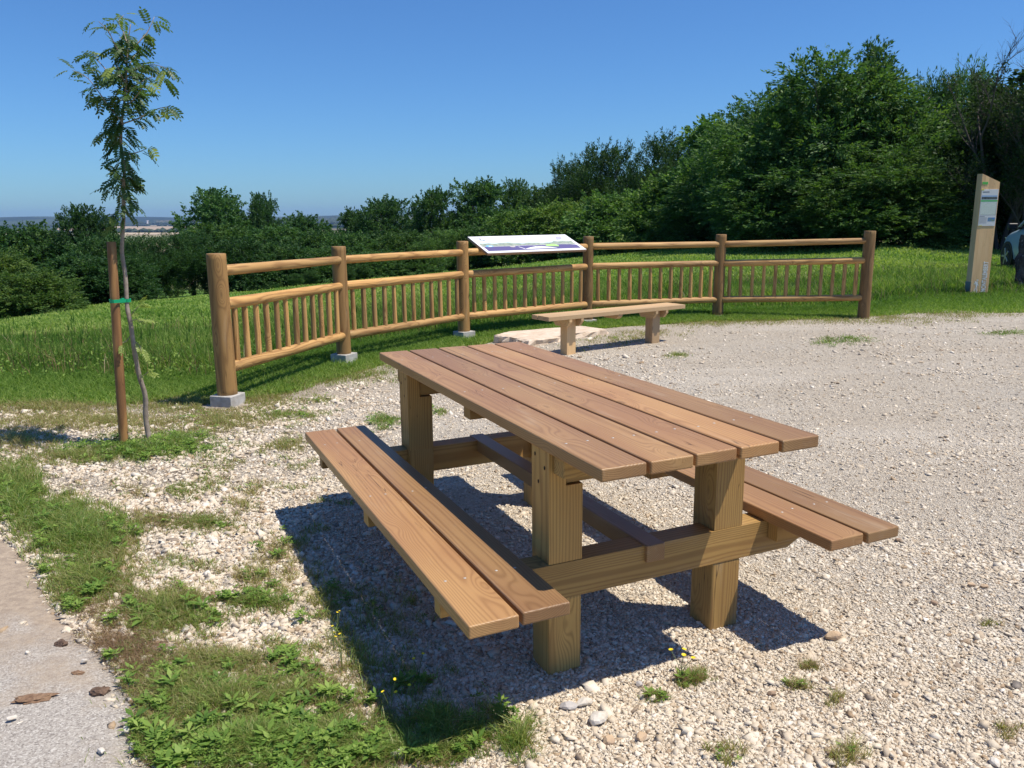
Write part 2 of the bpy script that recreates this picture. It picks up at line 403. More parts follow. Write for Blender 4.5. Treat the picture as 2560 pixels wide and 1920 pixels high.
def build_gravel():
    cols = np.linspace(-1200, 3300, 340); pts = []
    ex = gravel_edge(cols)+np.clip((2300-cols)/400, .8, 6)*np.sin(cols*.045)+2.5*np.sin(cols*.13+1)*np.clip((2000-cols)/900, .1, 1)
    far = G(cols, ex, -.06)[:, :2]
    rows = 90; V = []
    near = np.stack([np.linspace(-6, 6.5, len(cols)), np.full(len(cols), -3.)], -1)
    for k in range(rows+1):
        t = (k/rows)
        V.append(near*(1-t)+far*t)
    V = np.concatenate(V); z = terrain(V[:, 0], V[:, 1])+.006
    gx, gy = world_to_d(np.column_stack([V, z])); z = z-.035*((V[:, 1] > .5) & in_pave(gx+14, gy))-.035*((V[:, 1] <= .9) & (V[:, 0] < -.3))
    n_ = len(cols)
    i = np.arange(rows)[:, None]*n_; j = np.arange(n_-1)[None]
    Fq = np.stack([i+j, i+j+1, i+n_+j+1, i+n_+j], -1).reshape(-1, 4)
    me = np_mesh('gravel', np.column_stack([V, z]), [Fq], gravel_mat(), smooth=True)
    tag(link('gravel_yard', me), kind='structure')
build_gravel()
def build_pave():
    P = [];
    dense = []
    for (a, b), (c, d) in zip(PV[:-1], PV[1:]):
        for t in np.linspace(0, 1, 8, endpoint=False): dense.append((a+(c-a)*t+random.gauss(0, 3), b+(d-b)*t))
    dense.append(PV[-1])
    pts = [G(a, b, -.03)[:2] for a, b in dense]
    # strips towards the left
    V = []; n_ = len(pts); K = 26
    for x, y in pts:
        for k in range(K+1):
            t = k/K; V.append((x+(-5-x)*t, y+( .2-y)*t*.0, 0))
    V = np.array(V); V[:, 2] = terrain(V[:, 0], V[:, 1])+.016+.004*np.sin(V[:, 0]*9)*np.sin(V[:, 1]*7)
    V[::K+1, 2] -= .012
    Fq = []
    for a in range(n_-1):
        for k in range(K): Fq.append((a*(K+1)+k, a*(K+1)+k+1, (a+1)*(K+1)+k+1, (a+1)*(K+1)+k))
    me = np_mesh('pavement', V, [np.array(Fq)], pave_mat(), smooth=True)
    tag(link('pavement', me), kind='structure')
build_pave()
# ------------------------------------------------------------------ gravel stones (countless: one object)
CUBE = np.array([[-1, -1, -1], [1, -1, -1], [1, 1, -1], [-1, 1, -1], [-1, -1, 1], [1, -1, 1], [1, 1, 1], [-1, 1, 1]], float)
CUF = np.array([[0, 3, 2, 1], [4, 5, 6, 7], [0, 1, 5, 4], [1, 2, 6, 5], [2, 3, 7, 6], [3, 0, 4, 7]])
def rotmats(n, tilt=.5):
    a = RNG.uniform(0, 2*np.pi, n); ca, sa = np.cos(a), np.sin(a)
    tx = RNG.normal(0, tilt, n); ty = RNG.normal(0, tilt, n)
    Rz = np.zeros((n, 3, 3)); Rz[:, 0, 0] = ca; Rz[:, 0, 1] = -sa; Rz[:, 1, 0] = sa; Rz[:, 1, 1] = ca; Rz[:, 2, 2] = 1
    Rx = np.zeros((n, 3, 3)); Rx[:, 0, 0] = 1; Rx[:, 1, 1] = np.cos(tx); Rx[:, 1, 2] = -np.sin(tx); Rx[:, 2, 1] = np.sin(tx); Rx[:, 2, 2] = np.cos(tx)
    Ry = np.zeros((n, 3, 3)); Ry[:, 1, 1] = 1; Ry[:, 0, 0] = np.cos(ty); Ry[:, 0, 2] = np.sin(ty); Ry[:, 2, 0] = -np.sin(ty); Ry[:, 2, 2] = np.cos(ty)
    return Rz@Rx@Ry
STONE = stone_mat()
def gravel_stones():
    n = 430000
    dx = RNG.uniform(-120, 2330, n); u = RNG.uniform(0, 1, n); dy = 690+(1760-690)*u**.85
    keep = (dy > gravel_edge(dx)+14) & (~in_pave(dx+RNG.exponential(9, n), dy) | (RNG.uniform(0, 1, n) < .02))
    dx, dy = dx[keep], dy[keep]
    P = G(dx, dy, -.042); n = len(P)
    soilm = np.sin(P[:, 0]*5+np.sin(P[:, 1]*4)*2)*np.sin(P[:, 1]*6+np.sin(P[:, 0]*3)*2)
    lf = ss((.1-(P[:, 0]+.12*P[:, 1]))/1.2)
    rt_m = np.clip(.62+.35*np.sin(P[:, 0]*1.3+np.sin(P[:, 1]*1.9)*1.5)*np.sin(P[:, 1]*1.7+P[:, 0]*.5), .3, 1)
    kp = (RNG.uniform(0, 1, n) < np.where(lf > .3, 1, rt_m)) & (RNG.uniform(0, 1, n) < np.clip((18-P[:, 1])/8., .45, 1)) & (RNG.uniform(0, 1, n) < 1-.55*lf*(soilm > -.1))
    P = P[kp]; n = len(P)
    rel = P[:, 1]
    s = RNG.lognormal(math.log(.0035), .47, n)
    leftish = ss((.2-(P[:, 0]+.12*P[:, 1]))/1.2)
    s *= (.80+.62*leftish)
    pn = np.sin(P[:, 0]*3.3+2*np.sin(P[:, 1]*2.1))*np.sin(P[:, 1]*3.9+P[:, 0])
    s *= 1+.35*np.clip(pn, 0, 1)
    big = RNG.uniform(0, 1, n) < .009; s[big] *= RNG.uniform(1.5, 2.7, big.sum())
    s = np.clip(s, .0018, .017)
    s *= 1+.13*np.clip(rel-4, 0, 9)
    jit = CUBE[None]+RNG.normal(0, .40, (n, 8, 3))
    jit[:, 4:, :2] *= RNG.uniform(.35, .95, (n, 1, 1))
    sc = np.stack([s*RNG.uniform(.8, 1.5, n), s*RNG.uniform(.65, 1.1, n), s*RNG.uniform(.22, .6, n)], -1)
    V = np.einsum('nij,nkj->nki', rotmats(n, .35), jit*sc[:, None])
    z = terrain(P[:, 0], P[:, 1])+.006+sc[:, 2]*.45
    V += np.stack([P[:, 0], P[:, 1], z], -1)[:, None]
    Fq = (CUF[None]+np.arange(n)[:, None, None]*8).reshape(-1, 4)
    r = np.clip(RNG.beta(2.2, 1.8, n), 0, 1); dark = RNG.uniform(0, 1, n) < .05; r[dark] = RNG.uniform(0, .1, dark.sum())
    me = np_mesh('gravel_stones', V.reshape(-1, 3), [Fq], STONE, {'r': np.repeat(r, 8)})
    tag(link('gravel', me), 'pale crushed limestone gravel spread over the whole yard', 'gravel', kind='stuff')
gravel_stones()

# larger loose stones, each one a thing
def rock(name, loc, size, seed, mat, flat=.6, rz=0, sub=2, rough=.22, tilt=0):
    rg = np.random.default_rng(seed); bm = bmesh.new(); bmesh.ops.create_icosphere(bm, subdivisions=sub, radius=1)
    planes = rg.normal(size=(9, 3)); planes /= np.linalg.norm(planes, axis=1)[:, None]; off = rg.uniform(.55, .9, 9)
    for v in bm.verts:
        p = np.array(v.co)
        for q, o in zip(planes, off):
            d = p@q-o
            if d > 0: p = p-q*d
        p = p*(1+rough*.15*math.sin(p[0]*7+seed)*math.sin(p[1]*6+seed*2))
        v.co = Vector((p[0]*size[0], p[1]*size[1], p[2]*size[2]))
    me = bpy.data.meshes.new(name); bm.to_mesh(me); bm.free(); me.materials.append(mat)
    o = link(name, me, None, loc); o.rotation_euler = (tilt, tilt*.5, rz)
    return o
S_WHITE = simple('white_stone', (.66, .62, .56), .85, bump=(60, .004), noisec=(30, (.5, .44, .36)))
S_TAN = simple('tan_stone', (.52, .38, .24), .85, bump=(60, .004), noisec=(30, (.42, .3, .2)))
S_GREY = simple('grey_stone', (.38, .36, .35), .85, bump=(60, .004), noisec=(30, (.5, .47, .44)))
S_BRN = simple('brown_stone', (.3, .2, .13), .85, bump=(60, .004), noisec=(30, (.42, .31, .22)))
ST = [(866, 1634, .034, S_WHITE, 'angular white stone half in the weeds at the bottom edge beyond the shadow tip'),
      (1800, 1376, .034, S_TAN, 'smooth tan stone at the corner of the right bench shadow'),
      (1292, 1556, .040, S_WHITE, 'largest pale pinkish stone in the heap in front of the near left table leg'),
      (1262, 1520, .030, S_WHITE, 'white sharp stone just behind the largest stone of the heap'),
      (1228, 1528, .028, S_GREY, 'greyish wedge stone left of the heap of stones'),
      (1316, 1600, .022, S_TAN, 'flat yellowish stone in front of the stone heap'),
      (1386, 1592, .024, S_TAN, 'long ochre stone lying right of the stone heap'),
      (1668, 1500, .016, S_BRN, 'small ochre brown stone near the weed tuft with yellow flowers'),
      (1380, 1476, .016, S_GREY, 'small grey stone touching the foot of the near left table leg'),
      (1940, 1164, .020, S_BRN, 'dark brown stone beside the end of the right seat'),
      (2098, 1262, .020, S_TAN, 'pair member tan stone on the open gravel, the left one'),
      (2126, 1266, .019, S_TAN, 'tan stone right beside another on the open gravel, the right one'),
      (2148, 1645, .022, S_WHITE, 'pale stone low on the right near a small crack in the gravel'),
      (2018, 1300, .015, S_BRN, 'little brown stone right of the right bench shadow tip'),
      (26, 1556, .016, S_WHITE, 'small white stone on the concrete at the left picture edge'),
      (274, 1578, .017, S_WHITE, 'small white stone on the concrete close to the weeds'),
      (219, 1866-240, .016, S_WHITE, 'small white stone lowest on the concrete'),
      (60, 1412, .010, S_WHITE, 'tiny white stone on the concrete above the dirt clods'),
      (182, 1500-70, .013, S_WHITE, 'white pebble at the upper rim of the concrete by the weeds'),
      (100, 1010, .03, S_WHITE, 'pale stone among sparse grass left of the sapling'),
      (60, 1405-290, .02, S_WHITE, 'rounded pale stone between the left weed clumps')]
for i, (dx, dy, s, m, lab) in enumerate(ST):
    p = G(dx, dy, -.03); z = float(terrain(p[0], p[1]))+(.02 if in_pave(np.array([dx]), np.array([dy]))[0] else .008)
    if dy > 1660: continue
    tag(rock('stone', (p[0], p[1], z+s*.35), (s, s*random.uniform(.6, .8), s*random.uniform(.45, .65)), 20+i, m, rz=random.uniform(0, 3)), lab, 'stone', 'loose stones on the ground')
CLOD = simple('dry_dirt', (.17, .095, .055), .95, bump=(90, .012), noisec=(70, (.30, .19, .115)))
CLOD2 = simple('dark_dirt', (.09, .055, .04), .95, bump=(90, .012), noisec=(70, (.2, .13, .09)))
for dx, dy, sx, sy, sz, m, lab in [(74, 1508, .06, .026, .012, CLOD, 'long brown dirt clod lying on the concrete, the biggest one'), (132, 1393, .022, .018, .018, CLOD2, 'small dark lump of dirt on the upper concrete'),
                               (215, 1492, .028, .024, .018, CLOD2, 'dark round clod of dirt at the edge of the weeds'), (168, 1452, .024, .012, .006, CLOD, 'thin flat brown clod between the other lumps on the concrete')]:
    p = G(dx, dy, -.03); o = rock('dirt_clod', (p[0], p[1], float(terrain(p[0], p[1]))+.018), (sx, sy, sz), int(dx)+1, m, rz=.3, sub=3)
    rg = np.random.default_rng(int(dx)); me = o.data
    for v in me.vertices: v.co *= 1+rg.normal(0, .14)
    tag(o, lab, 'dirt clod', 'dirt clods on the concrete')

# ------------------------------------------------------------------ picnic table
TX, TY, TH = .13889, 3.2328, .43598
tab = empty('picnic_table', (TX, TY, 0), TH-math.pi/2, 'heavy brown wooden picnic table with two attached plank benches on the gravel', 'picnic table')
# local frame: +x = towards the near end (u), +y = v (right)
TL, TW, TT = 2.154, .783, .0392
def screws(mb, pts, z, r=.006):
    for x, y in pts:
        V = [(x+r*math.cos(a), y+r*math.sin(a), z) for a in np.linspace(0, 2*math.pi, 10, endpoint=False)]+[(x, y, z+.0015)]
        mb.raw(V, [[i, (i+1) % 10, 10] for i in range(10)])
mb = MB(); GP = .0115; bw = (TW-4*GP)/5
bys = [-TW/2+bw/2+i*(bw+GP) for i in range(5)]
for i, y in enumerate(bys):
    mb.box((random.uniform(-.003, .003), y, .75-TT/2), (TL, bw, TT), 0, 0, .0055, off=(i*3.7+1, [.03, -.05, .02, .05, -.03][i], [-.13, -.10, -.14, -.11, -.12][i]), seg=3)
top = mb.build('tabletop', W_TOP, tab)
STEEL = simple('zinc_steel', (.55, .52, .48), .6, .5)
mb = MB(); screws(mb, [(u+random.uniform(-.01, .01), y+s*bw*.25, ) for y in bys for u in (-.82, 0, .82) for s in (-1, 1)], .7503, .0045)
mb.build('screws', STEEL, top)['kind'] = 'stuff'
BZ = .3828; ZB = BZ-TT
for side in (-1, 1):
    mb = MB(); sw = (.786-.4816-.012)/2
    for k in range(2):
        y = side*(.4816+sw/2+k*(sw+.012))
        mb.box((-.001+(.006 if k else 0), y, BZ-TT/2), (2.151, sw, TT), 0, 0, .0055, off=(5+k*9+side*3, .03*(1-2*k), -.09), seg=3)
    s = mb.build('bench_seat', W_TOP, tab)
    mb = MB(); screws(mb, [(u+random.uniform(-.01, .01), side*(.4816+sw*(.3+.4*q)+k*(sw+.016))) for k in (0, 1) for u in (-.80, 0, .80) for q in (0, 1)], BZ+.0003, .0045)
    mb.build('screws', STEEL, s)['kind'] = 'stuff'
GZ = -.07
for e in (-1, 1):
    for side in (-1, 1):
        y0, y1 = (-.386, -.267) if side < 0 else (.262, .383)
        yc = (y0+y1)/2; w = y1-y0; x1 = .764*e; x0 = .645*e; xc = (x0+x1)/2
        mb = MB(); of = (random.uniform(0, 30), .03*side, .045)
        mb.box((xc, yc, (GZ+ZB-.1235)/2), (.119, w, ZB-.1235-GZ), 0, 2, .006, off=of)                      # foot
        mb.box(((x0+(.676*e))/2-.0005*e, yc, ZB-.0618), (.031, w-.002, .1235+.004), 0, 2, .0, off=of)                 # web beside the beam
        ya, yi = (y0, y1) if side < 0 else (y1, y0); ym = (y0+y1)/2
        mb.poly([(ya, ZB+.0005), (yi, ZB+.0005), (yi, .598), (ym, .598), (ym, .7105), (ya, .7105)], .119, ((xc-.0595, 0, 0), (0, 1, 0), (0, 0, 1), (1, 0, 0)), off=(of[0], 0, .045), axis=1)
        leg = mb.build('leg', W_LEG, tab)
        yy = y0-.0005 if side < 0 else y1+.0005
        for (a, z) in ((xc-.035*e, .685), (xc+.03*e, .655), (xc-.012*e, .60)):
            V = [(a+.005*math.cos(t), yy-(.0006 if side < 0 else -.0006), z+.007*math.sin(t)) for t in np.linspace(0, 2*math.pi, 8, endpoint=False)]
            mb = MB(); mb.raw(V, [list(range(8))]); mb.build('bolt_hole', bpy.data.materials.get('dark_hole') or simple('dark_hole', (.03, .018, .01), .9), leg)
    # cross beam carrying both seats, chamfered ends
    mb = MB()
    c0 = .766*e; pts = [(-.755, ZB-.045), (-.755, ZB-.001), (.755, ZB-.001), (.755, ZB-.045), (.60, ZB-.1225), (-.60, ZB-.1225)]
    mb.poly(pts, .09, ((c0, 0, 0), (0, 1, 0), (0, 0, 1), (-e, 0, 0)), off=(random.uniform(0, 20), -.27, .02))
    mb.build('cross_beam', W_LEG, tab)
    # top beam in the leg notches and cleat outside it
    mb = MB(); mb.box((.7045*e, 0, .657), (.112, .386*2-.119-.004, .105), 0, 1, .003, off=(3, .02, .05)); mb.build('top_beam', W_LEG, tab)
    mb = MB(); mb.box((.800*e, 0, .6775), (.066, .745, .066), 0, 1, .003); mb.build('top_cleat', W_LEG, tab)
    for side in (-1, 1):
        mb = MB(); mb.box((.7925*e, side*.635, ZB-.0345), (.05, .27, .066), 0, 1, .003); mb.build('seat_cleat', W_LEG, tab)
mb = MB(); mb.box((0, 0, .6775), (.066, .70, .066), 0, 1, .003); mb.build('top_cleat', W_LEG, tab)
for side in (-1, 1):
    mb = MB(); mb.box((0, side*.635, ZB-.0345), (.066, .27, .066), 0, 1, .003); mb.build('seat_cleat', W_LEG, tab)
mb = MB(); mb.box((0, .008, ZB-.027), (1.56, .072, .06), 0, 0, .003, off=(2, .04, -.05)); mb.build('stretcher', W_TOP, tab)

# ------------------------------------------------------------------ plain bench
ang = math.atan2(1.10, 1.645); BL = 1.98; BWd = .30
bx, by = .385, 8.34; bz = .39
be = empty('bench', (bx, by, 0), ang, 'plain backless light wood bench behind the picnic table by the fence', 'bench')
mb = MB(); pw = (BWd-.01)/3
for k in range(3): mb.box((BL/2+[.0, .004, -.003][k], pw/2+k*(pw+.005), bz-.0225), (BL, pw, .045), 0, 0, .003)
mb.build('seat', W_BEN, be)
for lx in (.37, 1.61):
    mb = MB(); mb.box((lx, .15, (bz-.045-.09)/2), (.12, .12, bz-.045+.09), 0, 2, .005); mb.build('leg', W_BEN, be)
    for s in (-1, 1):
        mb = MB(); mb.poly([(.0, -.001), (.30, -.001), (.30, -.03), (.25, -.085), (.05, -.085), (.0, -.03)], .035, ((lx+s*.0615-(.035 if s < 0 else 0), 0, bz-.045), (0, 1, 0), (0, 0, 1), (1, 0, 0)))
        mb.build('seat_bracket', W_BEN, be)
mb = MB(); mb.poly([(.0, -.001), (.28, -.001), (.28, -.02), (.24, -.05), (.04, -.05), (.0, -.02)], .06, ((.96, .01, bz-.045), (0, 1, 0), (0, 0, 1), (1, 0, 0))); mb.build('seat_cleat', W_BEN, be)

# ------------------------------------------------------------------ limestone slab behind the bench
SLAB = simple('limestone_slab', (.54, .42, .31), .9, bump=(25, .012), noisec=(10, (.68, .57, .46)))
q = [G(1067, 723, .03), G(1143, 734, .03), G(1310, 710, .03), G(1256, 703, .03), G(1100, 715, .03)]
bm = bmesh.new(); rim = []
cs = np.mean(q, 0)
outline = []
for a, b in zip(q, q[1:]+q[:1]):
    for t in np.linspace(0, 1, 12, endpoint=False): outline.append(a*(1-t)+b*t)
outline = np.array(outline); nO = len(outline)
sl_v = []; sl_f = []
for li, (zz, sc, jt) in enumerate(((-.12, 1.03, .022), (-.03, 1.03, .026), (.012, 1.01, .016), (.026, .985, .006), (.028, .6, .004), (.026, .25, .003))):
    for k, p in enumerate(outline):
        c = cs+(p-cs)*sc; r_ = random.gauss(0, jt)
        d = (p-cs)/np.linalg.norm(p-cs); sl_v.append((c[0]+d[0]*r_, c[1]+d[1]*r_, zz+random.gauss(0, jt*.2)))
for li in range(5):
    for k in range(nO): sl_f.append([li*nO+k, li*nO+(k+1) % nO, (li+1)*nO+(k+1) % nO, (li+1)*nO+k])
sl_f.append([5*nO+k for k in range(nO)])
mb = MB(); mb.raw(np.array(sl_v)-np.array([cs[0], cs[1], 0]), sl_f)
tag(mb.build('stone_slab', SLAB, None, (cs[0], cs[1], 0)), 'flat pale limestone slab lying behind the plain bench', 'slab')

# ------------------------------------------------------------------ log fence
PO = [(-2.33942, 6.50753, -.036), (-1.7665, 8.4184, -.054), (-.59279, 10.0316, -.059), (1.05161, 11.16883, -.043), (2.98325, 11.67536, -.043), (4.96822, 11.39026, -.004)]
fe = empty('log_fence', (PO[0][0], PO[0][1], 0), 0, 'curved round log railing fence of five panels between the gravel and the meadow', 'fence')
fo = np.array([PO[0][0], PO[0][1], 0])
CONC = simple('concrete', (.33, .31, .28), .9, bump=(40, .006), noisec=(9, (.50, .49, .47)))
NB = [12, 12, 12, 12, 12]
for i, (x, y, z) in enumerate(PO):
    mb = MB(); r = [.078, .075, .074, .073, .077, .079][i]
    hp = 1.182+z
    mb.log(np.array((x, y, 0. if i < 5 else -.12))-fo, np.array((x, y, hp))-fo, r*1.02, r*.98, 28, 12, wob=.008, chamf=.006)
    mb.build('post', W_POST, fe)
    if i < 5:
        a = math.atan2(*(np.array(PO[min(i+1, 5)])-np.array(PO[max(i-1, 0)]))[[1, 0]])
        mb = MB(); tz = [.005, .018, .018, .01, -.025][i]
        mb.box(np.array((x, y, tz-.1))-fo, (.20, .20, .20), a, 0, .006); mb.build('concrete_footing', CONC, fe)
for i in range(5):
    a = np.array(PO[i]); b = np.array(PO[i+1]); d = b-a; L = np.linalg.norm(d[:2]); e = d/np.linalg.norm(d)
    nn = np.array([e[1], -e[0], 0])  # towards the yard
    za = a[2]+.036; zb = b[2]+.036
    for zr, r in ((1.01, .043), (.742, .046), (.225, .046)):
        # rail let into the posts
        g0, g1 = .045, L-.045
        p0 = a+e*g0-fo; p1 = a+e*g1-fo; p0[2] = zr+za; p1[2] = zr+zb
        if i == 2 and zr > .9:      # the top rail of the panel side stays thin behind the board
            pass
        mb = MB(); mb.log(p0+nn*.018, p1+nn*.018, r*random.uniform(.98, 1.05), r*random.uniform(.9, 1.), 20, 14, wob=.012, chamf=.01)
        mb.build('rail', W_FEN, fe)
    n_ = 12
    for k in range(n_):
        t = (.145+(L-.29)*k/(n_-1)); p = a+e*t-fo+nn*.018; zz = za+(zb-za)*t/L
        mb = MB(); r = random.uniform(.0245, .028)
        mb.log((p[0], p[1], .23+zz), (p[0]+random.gauss(0, .003), p[1]+random.gauss(0, .003), .735+zz), r, r*.95, 12, 5, wob=.015)
        mb.build('baluster', W_FEN, fe)

# ------------------------------------------------------------------ tilted panorama board on the fence
aP = .606; PL, PD, PT = 1.561, .503, .386
pb = empty('panorama_board', (-.28094, 9.94352, .975), aP, 'tilted white and purple landscape information board mounted on the fence', 'information board')
ct, st = math.cos(PT), math.sin(PT)
RX = np.array([[1, 0, 0], [0, ct, -st], [0, st, ct]])
def on_panel(mb, pts, h, flip=False):
    V = [RX@np.array([a, b, h]) for a, b in pts]; mb.raw(V, [list(range(len(pts)))])
def plain(n_, c, r=.5): return simple(n_, c, r)
WBOARD = simple('board_wood_edge', (.32, .19, .11), .6)
mb = MB(); mb.box(RX@np.array([PL/2, PD/2, -.016]), (PL, PD, .03), rot=RX, bevel=.006); mb.build('backing_board', WBOARD, pb)
mb = MB(); mb.box(RX@np.array([PL/2, PD/2, .002]), (PL-.006, PD-.006, .004), rot=RX, bevel=.001)
face = mb.build('printed_face', plain('print_white', (.84, .84, .85), .35), pb)
C_PUR = plain('print_purple', (.12, .10, .25), .4); C_SKY = plain('print_pale_blue', (.62, .74, .80), .4); C_HILL = simple('print_hills', (.2, .27, .22), .5, noisec=(22, (.38, .42, .33)))
C_LIME = plain('print_green', (.42, .68, .22), .4); C_CYAN = plain('print_cyan', (.2, .5, .75), .4); C_LILAC = plain('print_lilac', (.5, .48, .64), .4); C_BEIGE = plain('print_beige', (.5, .46, .45), .4); C_INK = plain('print_ink', (.06, .06, .1), .4)
WHT = bpy.data.materials['print_white']
def pr(mat, polys, h):
    mb = MB()
    for p in polys: on_panel(mb, p, h)
    mb.build('print', mat, face)
def band(x0, x1, f0, f1, n_=40):
    xs = np.linspace(x0, x1, n_); return [(x, f0(x)) for x in xs]+[(x, f1(x)) for x in xs[::-1]]
pr(C_SKY, [band(.05, 1.47, lambda x: .225, lambda x: .37)], .0048)
skyl = lambda x: .262+.016*math.sin(x*5)+.010*math.sin(x*17)+.006*math.sin(x*43)+(.02 if 1.2 < x < 1.45 else 0)
pr(C_HILL, [band(.04, 1.50, lambda x: .175, skyl, 90)], .0056)
pur_t = lambda x: .165+.02*math.sin(x*2.2)+.008*math.sin(x*11)
pr(C_PUR, [band(.05, 1.50, lambda x: .055, pur_t, 70)], .0064)
pr(WHT, [band(.60, 1.13, lambda x: .075, lambda x: .075+.065*math.sin((x-.60)/.53*math.pi), 30), [(.60, .075), (.615, .085), (.56, .15), (.545, .15)], [(.83, .13), (.845, .13), (.80, .165), (.79, .165)], band(.03, 1.53, lambda x: .176+.05*max(0, (x-1.0)), lambda x: .182+.05*max(0, (x-1.0)), 40)], .0072)
pr(C_LIME, [[(.98, .15), (1.03, .19), (1.15, .20), (1.20, .16), (1.18, .12), (1.02, .135)]], .008)
pr(C_LILAC, [[(.06, .435), (1.12, .435), (1.12, .45), (.06, .45)], [(1.30, .33), (1.34, .43), (1.44, .44), (1.40, .36)]], .0064)
ell = lambda cx, cy, a, b, n_=26: [(cx+a*math.cos(t), cy+b*math.sin(t)) for t in np.linspace(0, 2*math.pi, n_, endpoint=False)]
pr(C_CYAN, [ell(.14, .19, .055, .028)], .008); pr(WHT, [ell(.15, .185, .03, .013)], .0088); pr(C_BEIGE, [ell(.47, .16, .04, .024)], .008)
pr(C_INK, [[(.10, .385), (.13, .395), (.16, .385), (.13, .402)], [(.125, .37), (.135, .37), (.133, .42), (.127, .42)], [(.15, .375), (.19, .368), (.19, .378), (.15, .385)]], .008)
mb = MB()
mb.box(RX@np.array([PL/2, .30, -.052]), (PL-.12, .11, .04), axis=0, bevel=.003, rot=RX)
mb.build('support', W_FEN, pb)

# ------------------------------------------------------------------ wooden trail totem
tz = float(terrain(7.964, 14.081)); 
to = empty('trail_totem', (7.964, 14.081, tz), .08, 'tall slanted top wooden trail post with map sheet and walker symbol', 'sign')
tw, td, h0, h1 = .324, .141, 2.092-.04-tz, 1.954-.04-tz
mb = MB(); npk = 5
for k in range(npk):
    xa, xb = tw*k/npk, tw*(k+1)/npk-.0006; za = h0+(h1-h0)*xa/tw; zb = h0+(h1-h0)*xb/tw
    mb.poly([(xa, .02), (xb, .02), (xb, zb), (xa, za)], td, ((0, 0, 0), (1, 0, 0), (0, 0, 1), (0, 1, 0)), off=(k*7.3, random.uniform(.02, .05), random.uniform(-.1, .1)), axis=1)
mb.build('post', W_TOT, to)
METAL = simple('galvanised_metal', (.18, .22, .24), .5, .6)
mb = MB(); mb.box((-.0045, td/2, .13), (.006, td+.01, .26), 0, 2, .001); mb.box((tw/2, td/2, .005), (tw+.04, td+.04, .03), 0, 0, .002); mb.build('metal_foot', METAL, to)
def quad(x0, z0, x1, z1, y): return [(x0, y, z0), (x1, y, z0), (x1, y, z1), (x0, y, z1)]
def tq(name, mat, rects, y, parent):
    mb = MB()
    for r_ in rects: mb.raw(quad(*r_, y), [[0, 1, 2, 3]])
    return mb.build(name, mat, parent)
C_GRN = plain('label_green', (.10, .42, .08), .4)
mb = MB(); mb.box((.062, -.002, h0-.155), (.10, .004, .042), 0, 0, 0); mb.build('green_label', C_GRN, to)
sx0, sx1, sz0, sz1 = .012, .312, h0-.865, h0-.255
mb = MB(); mb.box(((sx0+sx1)/2, -.003, (sz0+sz1)/2), (sx1-sx0, .006, sz1-sz0), 0, 0, .001)
sheet = mb.build('map_sheet', simple('sheet_paper', (.62, .62, .64), .5), to)
hgt = sz1-sz0; Zt = lambda f: sz1-f*hgt
tq('photo_strip', simple('print_photo', (.3, .42, .62), .5), [(sx0+.012, Zt(.235), sx1-.012, Zt(.165))], -.0068, sheet)
tq('tree_strip', simple('print_trees', (.03, .04, .06), .5, noisec=(40, (.12, .14, .13))), [(sx0+.012, Zt(.275), sx1-.012, Zt(.205))], -.0074, sheet)
tq('green_strip', plain('print_strip_green', (.10, .45, .12), .4), [(sx0, Zt(.335), sx1, Zt(.295))], -.0074, sheet)
tq('map', simple('print_map', (.5, .56, .5), .5, noisec=(60, (.6, .64, .6))), [(sx0+.012, Zt(.70), sx1-.012, Zt(.36))], -.0068, sheet)
for r_ in [(sx0+.010, Zt(.703), sx1-.010, Zt(.698)), (sx1-.013, Zt(.70), sx1-.010, Zt(.36))]: tq('map_border', C_INK, [r_], -.0076, sheet)
for r_ in [(sx0+.02, Zt(.085), sx0+.14, Zt(.065)), (sx0+.01, Zt(.745), sx0+.10, Zt(.735))]: tq('heading', C_INK, [r_], -.0072, sheet)
tq('text_lines', simple('print_grey', (.34, .34, .38), .5), [(sx0+.01, Zt(.77+k*.022), sx0+.14, Zt(.762+k*.022)) for k in range(8)], -.0072, sheet)
tq('small_photo', simple('print_small_photo', (.06, .2, .6), .5, noisec=(25, (.2, .26, .1))), [(sx0+.16, Zt(.87), sx1-.012, Zt(.77))], -.0072, sheet)
C_YM = plain('print_yellow', (.62, .62, .08), .4)
for r_ in [(sx0, Zt(.03), sx0+.04, Zt(.0)), (sx0+.01, Zt(1.), sx0+.07, Zt(.985))]: tq('yellow_mark', C_YM, [r_], -.0072, sheet)
tc = bpy.data.curves.new('lettering', 'FONT'); tc.body = 'MONTALEMBERT'; tc.size = .115; tc.extrude = .001; tc.offset = .003
to_ = bpy.data.objects.new('tmp_text', tc); COL.objects.link(to_); bpy.context.view_layer.update()
dg = bpy.context.evaluated_depsgraph_get(); me = bpy.data.meshes.new_from_object(to_.evaluated_get(dg)); bpy.data.objects.remove(to_)
co = np.array([v.co[:] for v in me.vertices]); w = co[:, 0].max()-co[:, 0].min(); co[:, 0] -= co[:, 0].min()
LW = .52
X = co[:, 0]/w*LW; Zc = co[:, 1]/co[:, 1].max()*.082
new = np.stack([.272+0*X-Zc, -.002-co[:, 2], .09+X], -1)   # reads upwards
me.vertices.foreach_set('co', new.astype(np.float32).ravel()); me.materials.clear(); me.materials.append(plain('letter_white', (.78, .76, .74), .5)); me.update()
link('lettering', me, to)
